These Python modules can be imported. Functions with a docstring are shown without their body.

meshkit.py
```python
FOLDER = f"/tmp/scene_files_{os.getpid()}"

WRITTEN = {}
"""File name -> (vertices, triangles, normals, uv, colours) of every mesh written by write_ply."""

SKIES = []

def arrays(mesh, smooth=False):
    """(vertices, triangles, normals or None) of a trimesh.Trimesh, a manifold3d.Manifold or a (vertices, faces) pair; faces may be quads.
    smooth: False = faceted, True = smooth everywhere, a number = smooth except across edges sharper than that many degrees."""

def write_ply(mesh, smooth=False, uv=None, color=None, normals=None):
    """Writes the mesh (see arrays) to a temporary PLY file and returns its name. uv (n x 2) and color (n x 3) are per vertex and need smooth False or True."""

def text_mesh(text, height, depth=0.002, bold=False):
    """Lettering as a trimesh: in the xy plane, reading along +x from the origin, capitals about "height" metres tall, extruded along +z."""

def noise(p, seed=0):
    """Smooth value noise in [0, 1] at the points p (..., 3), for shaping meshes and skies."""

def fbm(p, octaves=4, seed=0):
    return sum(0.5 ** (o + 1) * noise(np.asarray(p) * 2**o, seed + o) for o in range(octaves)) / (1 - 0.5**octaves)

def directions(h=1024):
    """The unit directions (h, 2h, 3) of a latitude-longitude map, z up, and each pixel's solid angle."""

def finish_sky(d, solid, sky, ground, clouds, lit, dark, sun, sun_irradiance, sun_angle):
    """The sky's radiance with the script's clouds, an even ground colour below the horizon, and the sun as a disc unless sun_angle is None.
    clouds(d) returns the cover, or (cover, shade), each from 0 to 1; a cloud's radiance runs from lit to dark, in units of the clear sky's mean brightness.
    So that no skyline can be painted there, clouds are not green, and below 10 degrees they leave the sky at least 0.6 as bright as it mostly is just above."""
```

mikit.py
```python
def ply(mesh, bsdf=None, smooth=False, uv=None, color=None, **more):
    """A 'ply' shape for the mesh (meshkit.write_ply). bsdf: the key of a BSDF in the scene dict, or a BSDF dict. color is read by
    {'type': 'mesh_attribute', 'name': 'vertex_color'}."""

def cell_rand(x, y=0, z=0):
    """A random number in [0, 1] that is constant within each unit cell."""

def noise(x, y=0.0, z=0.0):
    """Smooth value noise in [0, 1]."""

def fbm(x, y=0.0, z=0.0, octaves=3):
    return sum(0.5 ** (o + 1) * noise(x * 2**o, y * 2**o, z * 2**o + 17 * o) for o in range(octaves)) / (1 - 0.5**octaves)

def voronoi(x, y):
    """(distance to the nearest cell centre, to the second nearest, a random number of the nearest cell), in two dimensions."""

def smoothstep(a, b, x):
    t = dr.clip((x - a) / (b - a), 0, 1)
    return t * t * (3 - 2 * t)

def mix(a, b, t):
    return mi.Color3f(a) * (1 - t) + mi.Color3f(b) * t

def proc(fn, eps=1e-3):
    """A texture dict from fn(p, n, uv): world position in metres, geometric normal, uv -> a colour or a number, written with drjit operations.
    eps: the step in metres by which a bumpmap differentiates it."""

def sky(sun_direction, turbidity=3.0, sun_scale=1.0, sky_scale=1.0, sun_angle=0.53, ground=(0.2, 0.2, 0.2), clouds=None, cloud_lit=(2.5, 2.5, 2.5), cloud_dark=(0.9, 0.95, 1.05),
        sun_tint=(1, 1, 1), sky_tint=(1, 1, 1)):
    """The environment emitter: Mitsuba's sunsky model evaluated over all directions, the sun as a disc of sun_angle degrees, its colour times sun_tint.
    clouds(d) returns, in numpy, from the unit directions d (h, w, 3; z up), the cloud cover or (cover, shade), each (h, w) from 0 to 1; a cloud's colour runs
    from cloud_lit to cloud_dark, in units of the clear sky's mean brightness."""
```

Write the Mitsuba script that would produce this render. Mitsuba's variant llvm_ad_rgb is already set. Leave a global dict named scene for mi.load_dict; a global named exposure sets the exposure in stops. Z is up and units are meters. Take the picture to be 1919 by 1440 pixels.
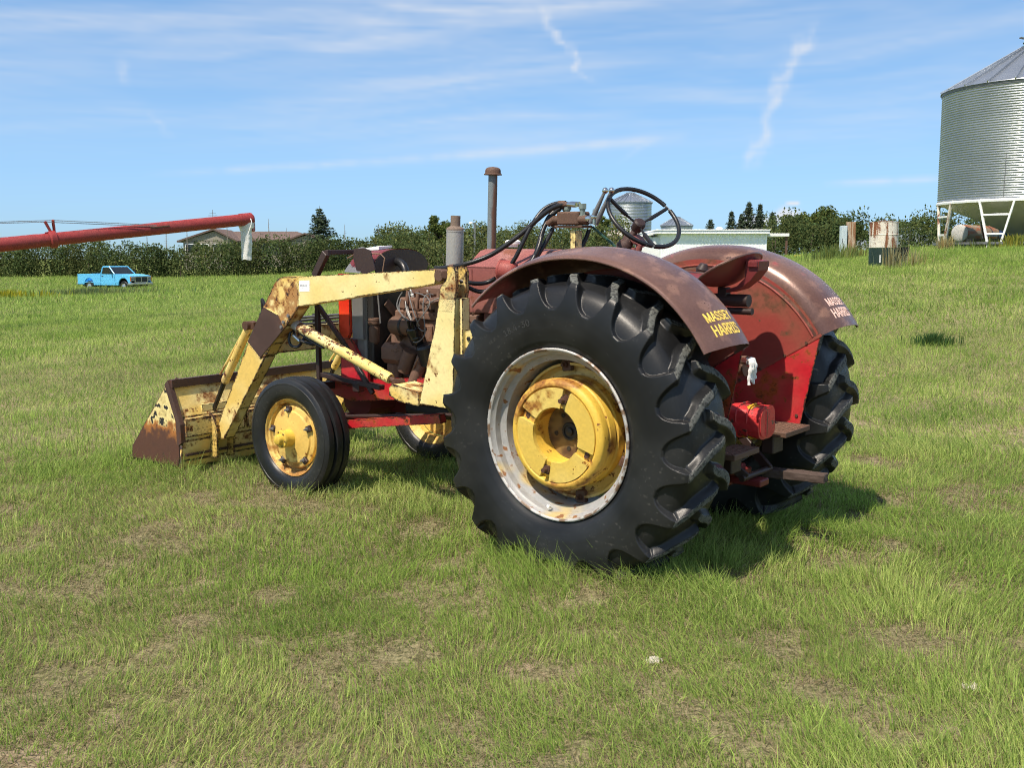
import math, random
import numpy as np, trimesh, manifold3d as mf
import mitsuba as mi, drjit as dr
import mikit, meshkit
from mikit import noise, fbm, voronoi, smoothstep, mix
from shapely.geometry import Polygon
from scipy.interpolate import PchipInterpolator

T = mi.ScalarTransform4f
rng = np.random.default_rng(7)
random.seed(7)
scene, labels = {}, {}

# ---------------------------------------------------------------- camera, sky, exposure
HC, PITCH = 1.635, math.radians(6.9)          # a phone held at eye level, tilted slightly down
scene['camera'] = {'type': 'perspective', 'fov': 2 * math.degrees(math.atan(959.5 / 1941)), 'fov_axis': 'x',
                   'near_clip': 0.05, 'far_clip': 6000.0,
                   'to_world': T().look_at(origin=[0, 0, HC], target=[0, math.cos(PITCH), HC - math.sin(PITCH)], up=[0, 0, 1])}
TM = np.array([[-0.77506, -0.63189, -0.00079, 0.80271], [0.63177, -0.77488, -0.02092, 5.55227], [0.01261, -0.01671, 0.99978, 0.11653], [0.0, 0.0, 0.0, 1.0]])       # tractor frame (x ahead, y to its left, z up, origin on the ground under the rear axle) to the world
sun_local = np.array([-0.05, 1.0, 1.62])
SUN = TM[:3, :3] @ (sun_local / np.linalg.norm(sun_local))


def sky_clouds(d):
    el = np.degrees(np.arcsin(np.clip(d[..., 2], -1, 1)))
    az = np.degrees(np.arctan2(d[..., 0], d[..., 1]))
    e = np.clip(el, 0, 90)
    # thin cirrus drawn out in long, slightly rising streaks
    z0 = np.zeros_like(az)
    v = el - 0.06 * az
    warp = meshkit.fbm(np.stack([az * 0.06, v * 0.22, z0 + 4], -1), 3, seed=15) - 0.5
    streak = meshkit.fbm(np.stack([az * 0.075 + warp * 1.5, v * 1.0 + warp * 3.0, z0], -1), 5, seed=12)
    fine = meshkit.fbm(np.stack([az * 0.22 + warp * 2, v * 4.2 + warp * 7, z0 + 1], -1), 4, seed=9)
    big = meshkit.fbm(np.stack([az * 0.055 + 2.2, v * 0.16 + 0.9, z0 + 3], -1), 2, seed=21)
    env = np.clip((e - 4.6) / 3.2, 0.0, 1.0)
    cover = np.clip((streak - 0.28) * 1.25, 0, 1) * (0.15 + 1.15 * fine) * np.clip(0.75 + (big - 0.45) * 1.8, 0.5, 1.0)
    cover += 0.16 * np.clip((big - 0.28) * 2.6, 0.25, 1) * (0.6 + 0.8 * (fine - 0.3))
    cover = cover * env + 0.035 * np.clip(1 - e / 9, 0, 1)
    # a vapour trail and a few fall streaks
    ta = az + 20.0 * 0
    line = 4.35 + (az + 18.6) * 0.075
    w = 0.16 + 0.10 * np.clip((az + 19) / 28, 0, 1)
    trail = np.exp(-((el - line) / w) ** 2) * np.clip((az + 19.5) / 6, 0, 1) * np.clip((9.8 - az) / 3, 0, 1)
    n1 = meshkit.fbm(np.stack([az * 1.1, el * 1.1, np.zeros_like(az)], -1), 3, seed=31)
    cover += 0.30 * trail * (0.3 + 1.3 * n1)
    for a0, e0, e1, lean, wd, s in ((4.3, 9.2, 13.6, -0.72, 0.26, 0.34), (12.5, 4.5, 12.2, 0.40, 0.36, 0.34), (-19.6, 8.6, 10.2, -0.3, 0.35, 0.45),
                                    (-17.8, 6.0, 7.6, -0.6, 0.25, 0.3), (-4.2, 8.0, 8.5, 0.2, 0.45, 0.35), (5.6, 5.1, 6.6, 1.6, 0.35, 0.3)):
        c = a0 + (el - e0) * lean + (n1 - 0.5) * 1.6
        cover += s * np.exp(-((az - c) / wd) ** 2) * np.clip((el - e0) / 0.9, 0, 1) * np.clip((e1 - el) / 1.6, 0, 1) * (0.3 + 1.4 * fine)
    # small fair-weather clouds low on the horizon
    cum = 0
    for a0, e0, ra, re in ((14.6, 2.15, 0.95, 0.55), (13.3, 1.9, 0.9, 0.4), (8.6, 1.5, 0.5, 0.22), (15.0, 2.9, 0.35, 0.13), (34, 2.2, 2.0, 0.8), (-41, 1.8, 2.4, 0.7)):
        r = np.hypot((az - a0) / ra, (el - e0) / re)
        cum = np.maximum(cum, np.clip((1.15 - r + (n1 - 0.5) * 1.1) * 2.2, 0, 1))
    wisp = np.exp(-((el - 3.55 - 0.02 * az) / 0.16) ** 2) * np.clip((az - 16.3) / 1.5, 0, 1) * np.clip((23 - az) / 2, 0, 1) * n1
    cover = np.maximum(np.clip(cover, 0, 0.72), np.maximum(cum * 0.9, wisp * 0.7))
    return cover, np.zeros_like(cover)


scene['sky'] = mikit.sky(SUN.tolist(), turbidity=3.0, clouds=sky_clouds, cloud_lit=(2.2, 2.25, 2.35), sky_tint=(0.74, 0.89, 0.95), sun_tint=(0.93, 0.985, 1.08))
exposure = 2.15

# ---------------------------------------------------------------- helpers


def numbered(name):
    if name not in scene and name not in used:
        used.add(name)
        return name
    k = 1
    while f'{name}_{k:03d}' in used:
        k += 1
    used.add(f'{name}_{k:03d}')
    return f'{name}_{k:03d}'


used = set()


def frame(m):
    return {'to_world': T(np.asarray(m).tolist())} if m is not None else {}


def thing(name, label, cat, group=None):
    key = numbered(name)
    labels[key] = {'label': label, 'category': cat}
    if group:
        labels[key]['group'] = group
    return key


def part(parent, name, mesh, bsdf, smooth=35, tw=None, label=None, kind=None, **kw):
    key = numbered(parent + '__' + name)
    uv = None
    if isinstance(mesh, tuple) and len(mesh) == 3:
        v, f, uv = mesh
        mesh, smooth = (v, f), False
    scene[key] = {**mikit.ply(mesh, bsdf, smooth=smooth, uv=uv, **kw), **frame(tw)}
    if label or kind:
        labels[key] = {}
        if label:
            labels[key]['label'] = label
        if kind:
            labels[key]['kind'] = kind
    return key


def single(name, mesh, bsdf, label, cat=None, group=None, kind=None, smooth=35, tw=None, **kw):
    key = numbered(name)
    scene[key] = {**mikit.ply(mesh, bsdf, smooth=smooth, **kw), **frame(tw)}
    labels[key] = {'label': label}
    if cat:
        labels[key]['category'] = cat
    if group:
        labels[key]['group'] = group
    if kind:
        labels[key]['kind'] = kind
    return key


def cat(*ms):
    ms = [m if isinstance(m, trimesh.Trimesh) else trimesh.Trimesh(*m, process=False) for m in ms if m is not None]
    return trimesh.util.concatenate(ms)


def box(lo, hi, b=0.003):
    """A box with chamfered edges from corner lo to corner hi."""
    lo, hi = np.minimum(lo, hi).astype(float), np.maximum(lo, hi).astype(float)
    b = min(b, 0.3 * float((hi - lo).min()))
    if b <= 0:
        return trimesh.creation.box(bounds=[lo, hi])
    pts = []
    for c in np.ndindex(2, 2, 2):
        corner = np.where(np.array(c) == 0, lo, hi)
        s = np.where(np.array(c) == 0, 1, -1)
        for k in range(3):
            d = s * b
            d[k] = 0
            pts.append(corner + d)
    return trimesh.convex.convex_hull(np.array(pts))


def basis(d, up=(0, 0, 1)):
    d = np.asarray(d, float) / np.linalg.norm(d)
    up = np.asarray(up, float)
    if abs(d @ up) > 0.99:
        up = np.array([0, 1.0, 0]) if abs(d[1]) < 0.9 else np.array([1.0, 0, 0])
    x = np.cross(up, d)
    x /= np.linalg.norm(x)
    return np.stack([x, np.cross(d, x), d], 1)


def bar(p, q, w, h, b=0.003, up=(0, 0, 1)):
    """A square bar from p to q, w wide and h high (h along up)."""
    p, q = np.asarray(p, float), np.asarray(q, float)
    L = np.linalg.norm(q - p)
    m = box([-w / 2, -h / 2, 0], [w / 2, h / 2, L], b)
    M = np.eye(4)
    M[:3, :3], M[:3, 3] = basis(q - p, up), p
    m.apply_transform(M)
    return m


def lathe(profile, p=(0, 0, 0), axis=(0, 0, 1), n=32, cap=True):
    """profile: (radius, height) pairs turned round the axis that starts at p."""
    pr = np.asarray(profile, float)
    if cap:
        if pr[0, 0] > 1e-6:
            pr = np.vstack([[0, pr[0, 1]], pr])
        if pr[-1, 0] > 1e-6:
            pr = np.vstack([pr, [0, pr[-1, 1]]])
    a = np.arange(n) * 2 * np.pi / n
    v = np.stack([pr[:, None, 0] * np.cos(a), pr[:, None, 0] * np.sin(a), np.broadcast_to(pr[:, None, 1], (len(pr), n))], -1).reshape(-1, 3)
    i, j = np.meshgrid(np.arange(len(pr) - 1), np.arange(n), indexing='ij')
    f = np.stack([i * n + j, i * n + (j + 1) % n, (i + 1) * n + (j + 1) % n, (i + 1) * n + j], -1).reshape(-1, 4)
    f = np.vstack([f[:, [0, 1, 2]], f[:, [0, 2, 3]]])
    m = trimesh.Trimesh(v @ basis(axis).T + np.asarray(p, float), f, process=True)
    m.update_faces(m.nondegenerate_faces())
    return m


def rod(p, q, r, r2=None, n=14):
    p, q = np.asarray(p, float), np.asarray(q, float)
    return lathe([(r, 0), (r if r2 is None else r2, np.linalg.norm(q - p))], p, q - p, n)


def curve(pts, n=40):
    """A smooth curve through the points."""
    pts = np.asarray(pts, float)
    t = np.r_[0, np.cumsum(np.linalg.norm(np.diff(pts, axis=0), axis=1))]
    from scipy.interpolate import CubicSpline
    return CubicSpline(t, pts)(np.linspace(0, t[-1], n)) if len(pts) > 2 else np.linspace(pts[0], pts[-1], n)


def tube(pts, r, n=10, closed=False):
    p = np.asarray(pts, float)
    m = len(p)
    t = (np.roll(p, -1, 0) - np.roll(p, 1, 0)) if closed else np.gradient(p, axis=0)
    t /= np.linalg.norm(t, axis=1, keepdims=True) + 1e-12
    a = np.cross(t[0], [0, 0, 1.0]) if abs(t[0, 2]) < 0.9 else np.cross(t[0], [1.0, 0, 0])
    A = []
    for k in range(m):
        a = a - t[k] * (a @ t[k])
        a /= np.linalg.norm(a)
        A.append(a)
    A = np.array(A)
    B = np.cross(t, A)
    ang = np.arange(n) * 2 * np.pi / n
    R = np.broadcast_to(r, (m,))[:, None, None]
    v = (p[:, None] + R * (np.cos(ang)[None, :, None] * A[:, None] + np.sin(ang)[None, :, None] * B[:, None])).reshape(-1, 3)
    i, j = np.meshgrid(np.arange(m if closed else m - 1), np.arange(n), indexing='ij')
    i2 = (i + 1) % m
    f = np.stack([i * n + j, i * n + (j + 1) % n, i2 * n + (j + 1) % n, i2 * n + j], -1).reshape(-1, 4)
    f = np.vstack([f[:, [0, 1, 2]], f[:, [0, 2, 3]]])
    if not closed:
        v = np.vstack([v, p[0], p[-1]])
        c0, c1 = m * n, m * n + 1
        jj = np.arange(n)
        f = np.vstack([f, np.stack([jj * 0 + c0, (jj + 1) % n, jj], 1), np.stack([jj * 0 + c1, (m - 1) * n + jj, (m - 1) * n + (jj + 1) % n], 1)])
    return trimesh.Trimesh(v, f, process=False)


def faces_uv(polys, d=0.03):
    """Flat polygons as one mesh whose u is the distance (up to d metres) from the nearest edge: for paint that wears off along edges."""
    V, F, U = [], [], []
    for P in polys:
        P = np.asarray(P, float)
        n = np.zeros(3)
        for a, b in zip(P, np.roll(P, -1, 0)):
            n += np.cross(a, b)
        if np.linalg.norm(n) < 1e-9:
            continue
        n /= np.linalg.norm(n)
        B = basis(n)
        o = P[0]
        q = (P - o) @ B[:, :2]
        inner = Polygon(q).buffer(-d, join_style=2)
        dd = d
        while (inner.is_empty or inner.geom_type != 'Polygon' or len(inner.exterior.coords) - 1 != len(q)) and dd > 1e-4:
            dd *= 0.6
            inner = Polygon(q).buffer(-dd, join_style=2)
        base = sum(len(v) for v in V)
        if inner.is_empty or len(inner.exterior.coords) - 1 != len(q):
            tri = trimesh.creation.triangulate_polygon(Polygon(q), engine='earcut')
            V.append(np.c_[tri[0], np.zeros(len(tri[0]))] @ B.T + o)
            F.append(np.asarray(tri[1]) + base)
            U.append(np.full(len(tri[0]), d))
            continue
        r = np.array(inner.exterior.coords)[:-1]
        if np.sign(Polygon(r).exterior.is_ccw - 0.5) != np.sign(Polygon(q).exterior.is_ccw - 0.5):
            r = r[::-1]
        k = min(range(len(q)), key=lambda s: np.linalg.norm(np.roll(r, -s, 0) - q, axis=1).sum())
        r = np.roll(r, -k, 0)
        m = len(q)
        tri = trimesh.creation.triangulate_polygon(Polygon(r), engine='earcut')
        inner_v, inner_f = np.asarray(tri[0]), np.asarray(tri[1])
        allq = np.vstack([q, r, inner_v])
        idx = np.arange(m)
        nx = (idx + 1) % m
        f = np.vstack([np.stack([idx, nx, m + nx], 1), np.stack([idx, m + nx, m + idx], 1), inner_f + 2 * m])
        V.append(np.c_[allq, np.zeros(len(allq))] @ B.T + o)
        F.append(f + base)
        U.append(np.r_[np.zeros(m), np.full(m + len(inner_v), dd)])
    V, F, U = np.vstack(V), np.vstack(F), np.concatenate(U)
    return V, F, np.stack([U, np.zeros_like(U)], 1)


def prism_uv(poly, y0, y1, d=0.03):
    """The polygon (x, z) between the planes y0 and y1."""
    p = np.asarray(poly, float)
    p = p[np.linalg.norm(p - np.roll(p, 1, 0), axis=1) > 1e-6]
    if not Polygon(p).exterior.is_ccw:
        p = p[::-1]
    lo, hi = min(y0, y1), max(y0, y1)
    A, B = np.c_[p[:, 0], np.full(len(p), lo), p[:, 1]], np.c_[p[:, 0], np.full(len(p), hi), p[:, 1]]
    ps = [A, B[::-1]]
    for i in range(len(p)):
        j = (i + 1) % len(p)
        ps.append([A[j], A[i], B[i], B[j]])
    return faces_uv(ps, d)


def prism(poly, y0, y1):
    v, f, _ = prism_uv(poly, y0, y1)
    return trimesh.Trimesh(v, f, process=False)


def box_uv(lo, hi, d=0.03):
    lo, hi = np.minimum(lo, hi), np.maximum(lo, hi)
    return prism_uv([(lo[0], lo[2]), (hi[0], lo[2]), (hi[0], hi[2]), (lo[0], hi[2])], lo[1], hi[1], d)


def bar_uv(p, q, w, h, d=0.02, up=(0, 0, 1)):
    p, q = np.asarray(p, float), np.asarray(q, float)
    v, f, uv = box_uv([-w / 2, -h / 2, 0], [w / 2, h / 2, np.linalg.norm(q - p)], d)
    return v @ basis(q - p, up).T + p, f, uv


def join_uv(*ms):
    V, F, U, n = [], [], [], 0
    for v, f, u in ms:
        V.append(v); F.append(np.asarray(f) + n); U.append(u); n += len(v)
    return np.vstack(V), np.vstack(F), np.vstack(U)


def moved(m, M):
    m = m.copy()
    m.apply_transform(M)
    return m


def mirror_y(m):
    if isinstance(m, tuple):
        return m[0] * [1, -1, 1], m[1][:, ::-1], m[2]
    return trimesh.Trimesh(m.vertices * [1, -1, 1], m.faces[:, ::-1], process=False)


def rot(deg, axis=(0, 0, 1), at=(0, 0, 0)):
    return trimesh.transformations.rotation_matrix(math.radians(deg), axis, at)


def shift(x, y=0, z=0):
    return trimesh.transformations.translation_matrix([x, y, z])


def hexnut(p, axis, r, h):
    return lathe([(r, 0), (r, h)], p, axis, 6)

# ---------------------------------------------------------------- materials


def two(d):
    return {'type': 'twosided', 'm': d}


def rgb(*c):
    return {'type': 'rgb', 'value': list(c)}


def plain(key, c, rough=0.5, metal=0.0, **kw):
    scene[key] = two({'type': 'principled', 'base_color': rgb(*c), 'roughness': rough, 'metallic': metal, **kw})


C3 = mi.Color3f


def paint_fn(paint, faded, primer, rusty, chips, wear, rust, edge=True, scale=1.0):
    """Old paint: faded in places, chipped to dark metal, worn off along edges (u = distance from the edge), bleeding rust."""
    def fn(p, n, uv):
        x, y, z = p.x * scale, p.y * scale, p.z * scale
        big = fbm(x * 4.3 + 3, y * 4.3, z * 4.3, 3)
        mid = fbm(x * 23, y * 23, z * 17, 3)
        fine = fbm(x * 95, y * 95, z * 80, 2)
        c = mix(paint, faded, smoothstep(0.35, 0.7, big))
        c = c * (0.90 + 0.2 * fine)
        rm = smoothstep(rust, rust + 0.13, 0.62 * big + 0.38 * mid + 0.1 * (fine - 0.5))
        c = mix(c, mix(rusty, C3(*[0.55 * v for v in rusty]), fine), rm * 0.85)
        run = noise(p.x * 75 + p.y * 60, p.y * 40 - p.x * 30, p.z * 5.5)
        rm = dr.maximum(rm, smoothstep(0.76, 0.90, run) * smoothstep(rust - 0.10, rust + 0.03, big) * 0.75)
        chip = smoothstep(chips, chips + 0.03, 0.55 * mid + 0.30 * fine + 0.15 * big)
        if edge:
            worn = 1 - smoothstep(0.0, wear, uv.x + (mid - 0.5) * wear * 1.7 + (fine - 0.5) * wear)
            chip = dr.maximum(chip, worn)
        return mix(c, mix(primer, rusty, smoothstep(0.45, 0.7, fine) * 0.6), chip)
    return fn


def painted(key, fn, rough=0.42, bump=0.0006, **kw):
    d = {'type': 'principled', 'base_color': mikit.proc(fn), 'roughness': rough, 'specular': 0.4, **kw}
    scene[key] = two(d)


YEL, YEL2 = (0.71, 0.56, 0.20), (0.78, 0.67, 0.32)
DARK, RUST = (0.030, 0.018, 0.014), (0.30, 0.105, 0.022)
painted('yellow_paint', paint_fn(YEL, YEL2, DARK, RUST, 0.675, 0.007, 0.66))
painted('yellow_worn', paint_fn((0.66, 0.46, 0.12), YEL2, DARK, RUST, 0.63, 0.012, 0.53), 0.55)
painted('yellow_bare', paint_fn((0.62, 0.44, 0.12), (0.72, 0.56, 0.22), DARK, (0.24, 0.085, 0.022), 0.61, 0.01, 0.52, edge=False), 0.55)
painted('yellow_chipped', paint_fn((0.70, 0.54, 0.18), YEL2, (0.045, 0.025, 0.018), (0.26, 0.10, 0.03), 0.545, 0.01, 0.56, edge=False), 0.55)
painted('yellow_wheel', paint_fn((0.66, 0.44, 0.11), (0.70, 0.53, 0.18), (0.06, 0.03, 0.015), (0.36, 0.145, 0.03), 0.63, 0.01, 0.455, edge=False), 0.5)
painted('yellow_cast', paint_fn((0.60, 0.42, 0.08), (0.64, 0.48, 0.13), (0.10, 0.045, 0.015), (0.36, 0.14, 0.02), 0.655, 0.01, 0.565, edge=False), 0.5)
painted('red_paint', paint_fn((0.46, 0.016, 0.026), (0.42, 0.06, 0.05), (0.045, 0.02, 0.018), (0.40, 0.095, 0.02), 0.625, 0.008, 0.55), 0.4)
painted('red_bright', paint_fn((0.62, 0.03, 0.012), (0.70, 0.06, 0.02), (0.02, 0.015, 0.013), (0.5, 0.09, 0.02), 0.66, 0.004, 0.70), 0.4)
painted('red_faded', paint_fn((0.27, 0.050, 0.040), (0.24, 0.085, 0.055), (0.06, 0.04, 0.03), (0.145, 0.080, 0.045), 0.67, 0.004, 0.50, edge=False), 0.42)
painted('tank_paint', paint_fn((0.25, 0.085, 0.075), (0.29, 0.13, 0.11), (0.09, 0.05, 0.04), (0.23, 0.075, 0.035), 0.665, 0.004, 0.52, edge=False), 0.5)
painted('yellow_knee', paint_fn((0.68, 0.46, 0.11), YEL2, DARK, (0.36, 0.13, 0.025), 0.60, 0.016, 0.455), 0.5)
painted('yellow_weight', paint_fn((0.66, 0.43, 0.06), (0.60, 0.36, 0.07), (0.10, 0.045, 0.015), (0.32, 0.12, 0.025), 0.62, 0.01, 0.50, edge=False), 0.55)
painted('brown_steel', paint_fn((0.055, 0.030, 0.025), (0.075, 0.042, 0.034), (0.025, 0.016, 0.014), (0.13, 0.05, 0.025), 0.68, 0.004, 0.60, edge=False), 0.5)
painted('engine_grime', paint_fn((0.150, 0.085, 0.060), (0.19, 0.115, 0.082), (0.03, 0.02, 0.016), (0.20, 0.09, 0.045), 0.62, 0.004, 0.57, edge=False), 0.65)


def fender_fn(p, n, uv):
    big = fbm(p.x * 3.1 + 9, p.y * 3.1, p.z * 3.1, 3)
    mid = fbm(p.x * 14, p.y * 14, p.z * 14, 3)
    fine = fbm(p.x * 120, p.y * 120, p.z * 120, 2)
    c = mix((0.115, 0.058, 0.046), (0.180, 0.100, 0.076), smoothstep(0.3, 0.7, big))
    c = mix(c, (0.30, 0.165, 0.115), smoothstep(0.52, 0.72, mid) * 0.6)
    c = mix(c, (0.34, 0.045, 0.06), smoothstep(0.62, 0.74, big * 0.6 + mid * 0.4) * 0.7)
    c = mix(c, (0.055, 0.03, 0.025), smoothstep(0.70, 0.76, mid * 0.6 + fine * 0.4))
    return c * (0.85 + 0.3 * fine)


scene['fender_paint'] = two({'type': 'principled', 'base_color': mikit.proc(fender_fn), 'roughness': 0.29, 'specular': 0.6, 'metallic': 0.25})


def rubber_fn(p, n, uv):
    big = fbm(p.x * 5, p.y * 5, p.z * 5, 3)
    fine = fbm(p.x * 60, p.y * 60, p.z * 60, 3)
    scr = noise(p.x * 190 + p.z * 120, p.y * 14, p.z * 22 - p.x * 9)
    c = mix((0.0085, 0.009, 0.010), (0.020, 0.021, 0.022), smoothstep(0.3, 0.75, big))
    c = mix(c, (0.075, 0.072, 0.066), smoothstep(0.62, 0.85, fine) * smoothstep(0.45, 0.7, big) * 0.6)
    return mix(c, (0.10, 0.10, 0.095), smoothstep(0.95, 0.99, scr) * 0.2)


scene['rubber'] = two({'type': 'principled', 'base_color': mikit.proc(rubber_fn), 'roughness': 0.40, 'specular': 0.42})
scene['rubber_worn'] = two({'type': 'principled', 'base_color': mikit.proc(
    lambda p, n, uv: mix((0.045, 0.047, 0.045), (0.13, 0.135, 0.125), fbm(p.x * 90, p.y * 90, p.z * 90, 3))), 'roughness': 0.85, 'specular': 0.2})


def rim_fn(p, n, uv):
    big = fbm(p.x * 5, p.y * 5 + 4, p.z * 5, 3)
    mid = fbm(p.x * 30, p.y * 30, p.z * 30, 3)
    c = mix((0.24, 0.24, 0.235), (0.38, 0.38, 0.37), mid)
    c = mix(c, (0.50, 0.36, 0.10), smoothstep(0.58, 0.70, big) * 0.7)
    return mix(c, (0.22, 0.10, 0.04), smoothstep(0.60, 0.68, mid * 0.75 + big * 0.25))


painted('hub_dirt', lambda p, n, uv: mix((0.20, 0.13, 0.045), (0.07, 0.038, 0.02), smoothstep(0.35, 0.65, fbm(p.x * 14, p.y * 14, p.z * 14, 3))), 0.7)
scene['rusty_lip'] = two({'type': 'principled', 'base_color': mikit.proc(lambda p, n, uv: mix((0.44, 0.43, 0.41), (0.17, 0.11, 0.07), smoothstep(0.46, 0.62, fbm(p.x * 26, p.y * 26, p.z * 26, 3)))), 'roughness': 0.55, 'metallic': 0.2})
scene['white_rim'] = two({'type': 'principled', 'base_color': mikit.proc(rim_fn), 'roughness': 0.45, 'specular': 0.4})


def galv_fn(p, n, uv):
    b = fbm(p.x * 0.8, p.y * 0.8, p.z * 2.2, 3)
    s = noise(p.x * 5.0, p.y * 5.0, p.z * 0.5)
    return mix((0.34, 0.37, 0.40), (0.52, 0.55, 0.58), b * 0.7 + s * 0.3)


scene['galvanised'] = two({'type': 'principled', 'base_color': mikit.proc(galv_fn), 'roughness': 0.36, 'metallic': 0.85, 'specular': 0.5})


def white_rust_fn(p, n, uv):
    st = fbm(p.x * 14, p.y * 14, p.z * 1.6, 3)
    b = fbm(p.x * 4 + 7, p.y * 4, p.z * 4, 3)
    f = fbm(p.x * 45, p.y * 45, p.z * 45, 2)
    c = mix((0.68, 0.66, 0.60), (0.58, 0.52, 0.42), b)
    return mix(c, mix((0.30, 0.11, 0.04), (0.10, 0.035, 0.02), f), smoothstep(0.475, 0.59, st * 0.6 + b * 0.25 + f * 0.15))


scene['white_rusty'] = two({'type': 'principled', 'base_color': mikit.proc(white_rust_fn), 'roughness': 0.6})


def wood_fn(p, n, uv):
    g = fbm(p.x * 7, p.y * 7, p.z * 60, 3)
    h = noise(p.x * 3, p.y * 3, p.z * 9)
    return mix((0.22, 0.165, 0.13), (0.075, 0.045, 0.036), smoothstep(0.35, 0.65, g)) * (0.75 + 0.5 * h)


scene['old_wood'] = two({'type': 'principled', 'base_color': mikit.proc(wood_fn), 'roughness': 0.85})

plain('yellow_plain', (0.62, 0.42, 0.06), 0.5)
plain('black_hose', (0.012, 0.012, 0.013), 0.38)
plain('black_steel', (0.018, 0.017, 0.017), 0.5)
plain('black_shiny', (0.010, 0.010, 0.011), 0.16)
plain('dark_brown', (0.035, 0.020, 0.018), 0.5)
plain('maroon_dark', (0.14, 0.020, 0.020), 0.45)
plain('grey_lead', (0.14, 0.14, 0.14), 0.5)
plain('grey_steel', (0.17, 0.175, 0.18), 0.5, 0.3)
plain('chrome', (0.62, 0.62, 0.60), 0.16, 1.0)
plain('muffler_grey', (0.36, 0.355, 0.34), 0.5, 0.35)
plain('zinc_green', (0.22, 0.27, 0.24), 0.45, 0.4)
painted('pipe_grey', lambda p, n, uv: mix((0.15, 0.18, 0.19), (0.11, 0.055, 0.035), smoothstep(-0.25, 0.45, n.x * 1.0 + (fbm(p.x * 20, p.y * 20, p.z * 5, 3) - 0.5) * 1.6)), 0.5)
plain('rust_brown', (0.105, 0.058, 0.038), 0.7)
plain('rust_bolt', (0.075, 0.035, 0.02), 0.7)
plain('copper_line', (0.20, 0.12, 0.075), 0.5)
plain('red_cup', (0.27, 0.055, 0.045), 0.6)
plain('old_pipe', (0.17, 0.125, 0.095), 0.7)
plain('seat_red', (0.17, 0.030, 0.030), 0.38)
plain('green_steel', (0.02, 0.075, 0.045), 0.5)
plain('white_paint', (0.78, 0.79, 0.78), 0.5)
plain('white_sheet', (0.80, 0.84, 0.85), 0.5)
plain('pale_blue', (0.45, 0.53, 0.56), 0.55)
plain('sticker', (0.80, 0.81, 0.82), 0.4)
plain('ink', (0.05, 0.055, 0.07), 0.6)
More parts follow.
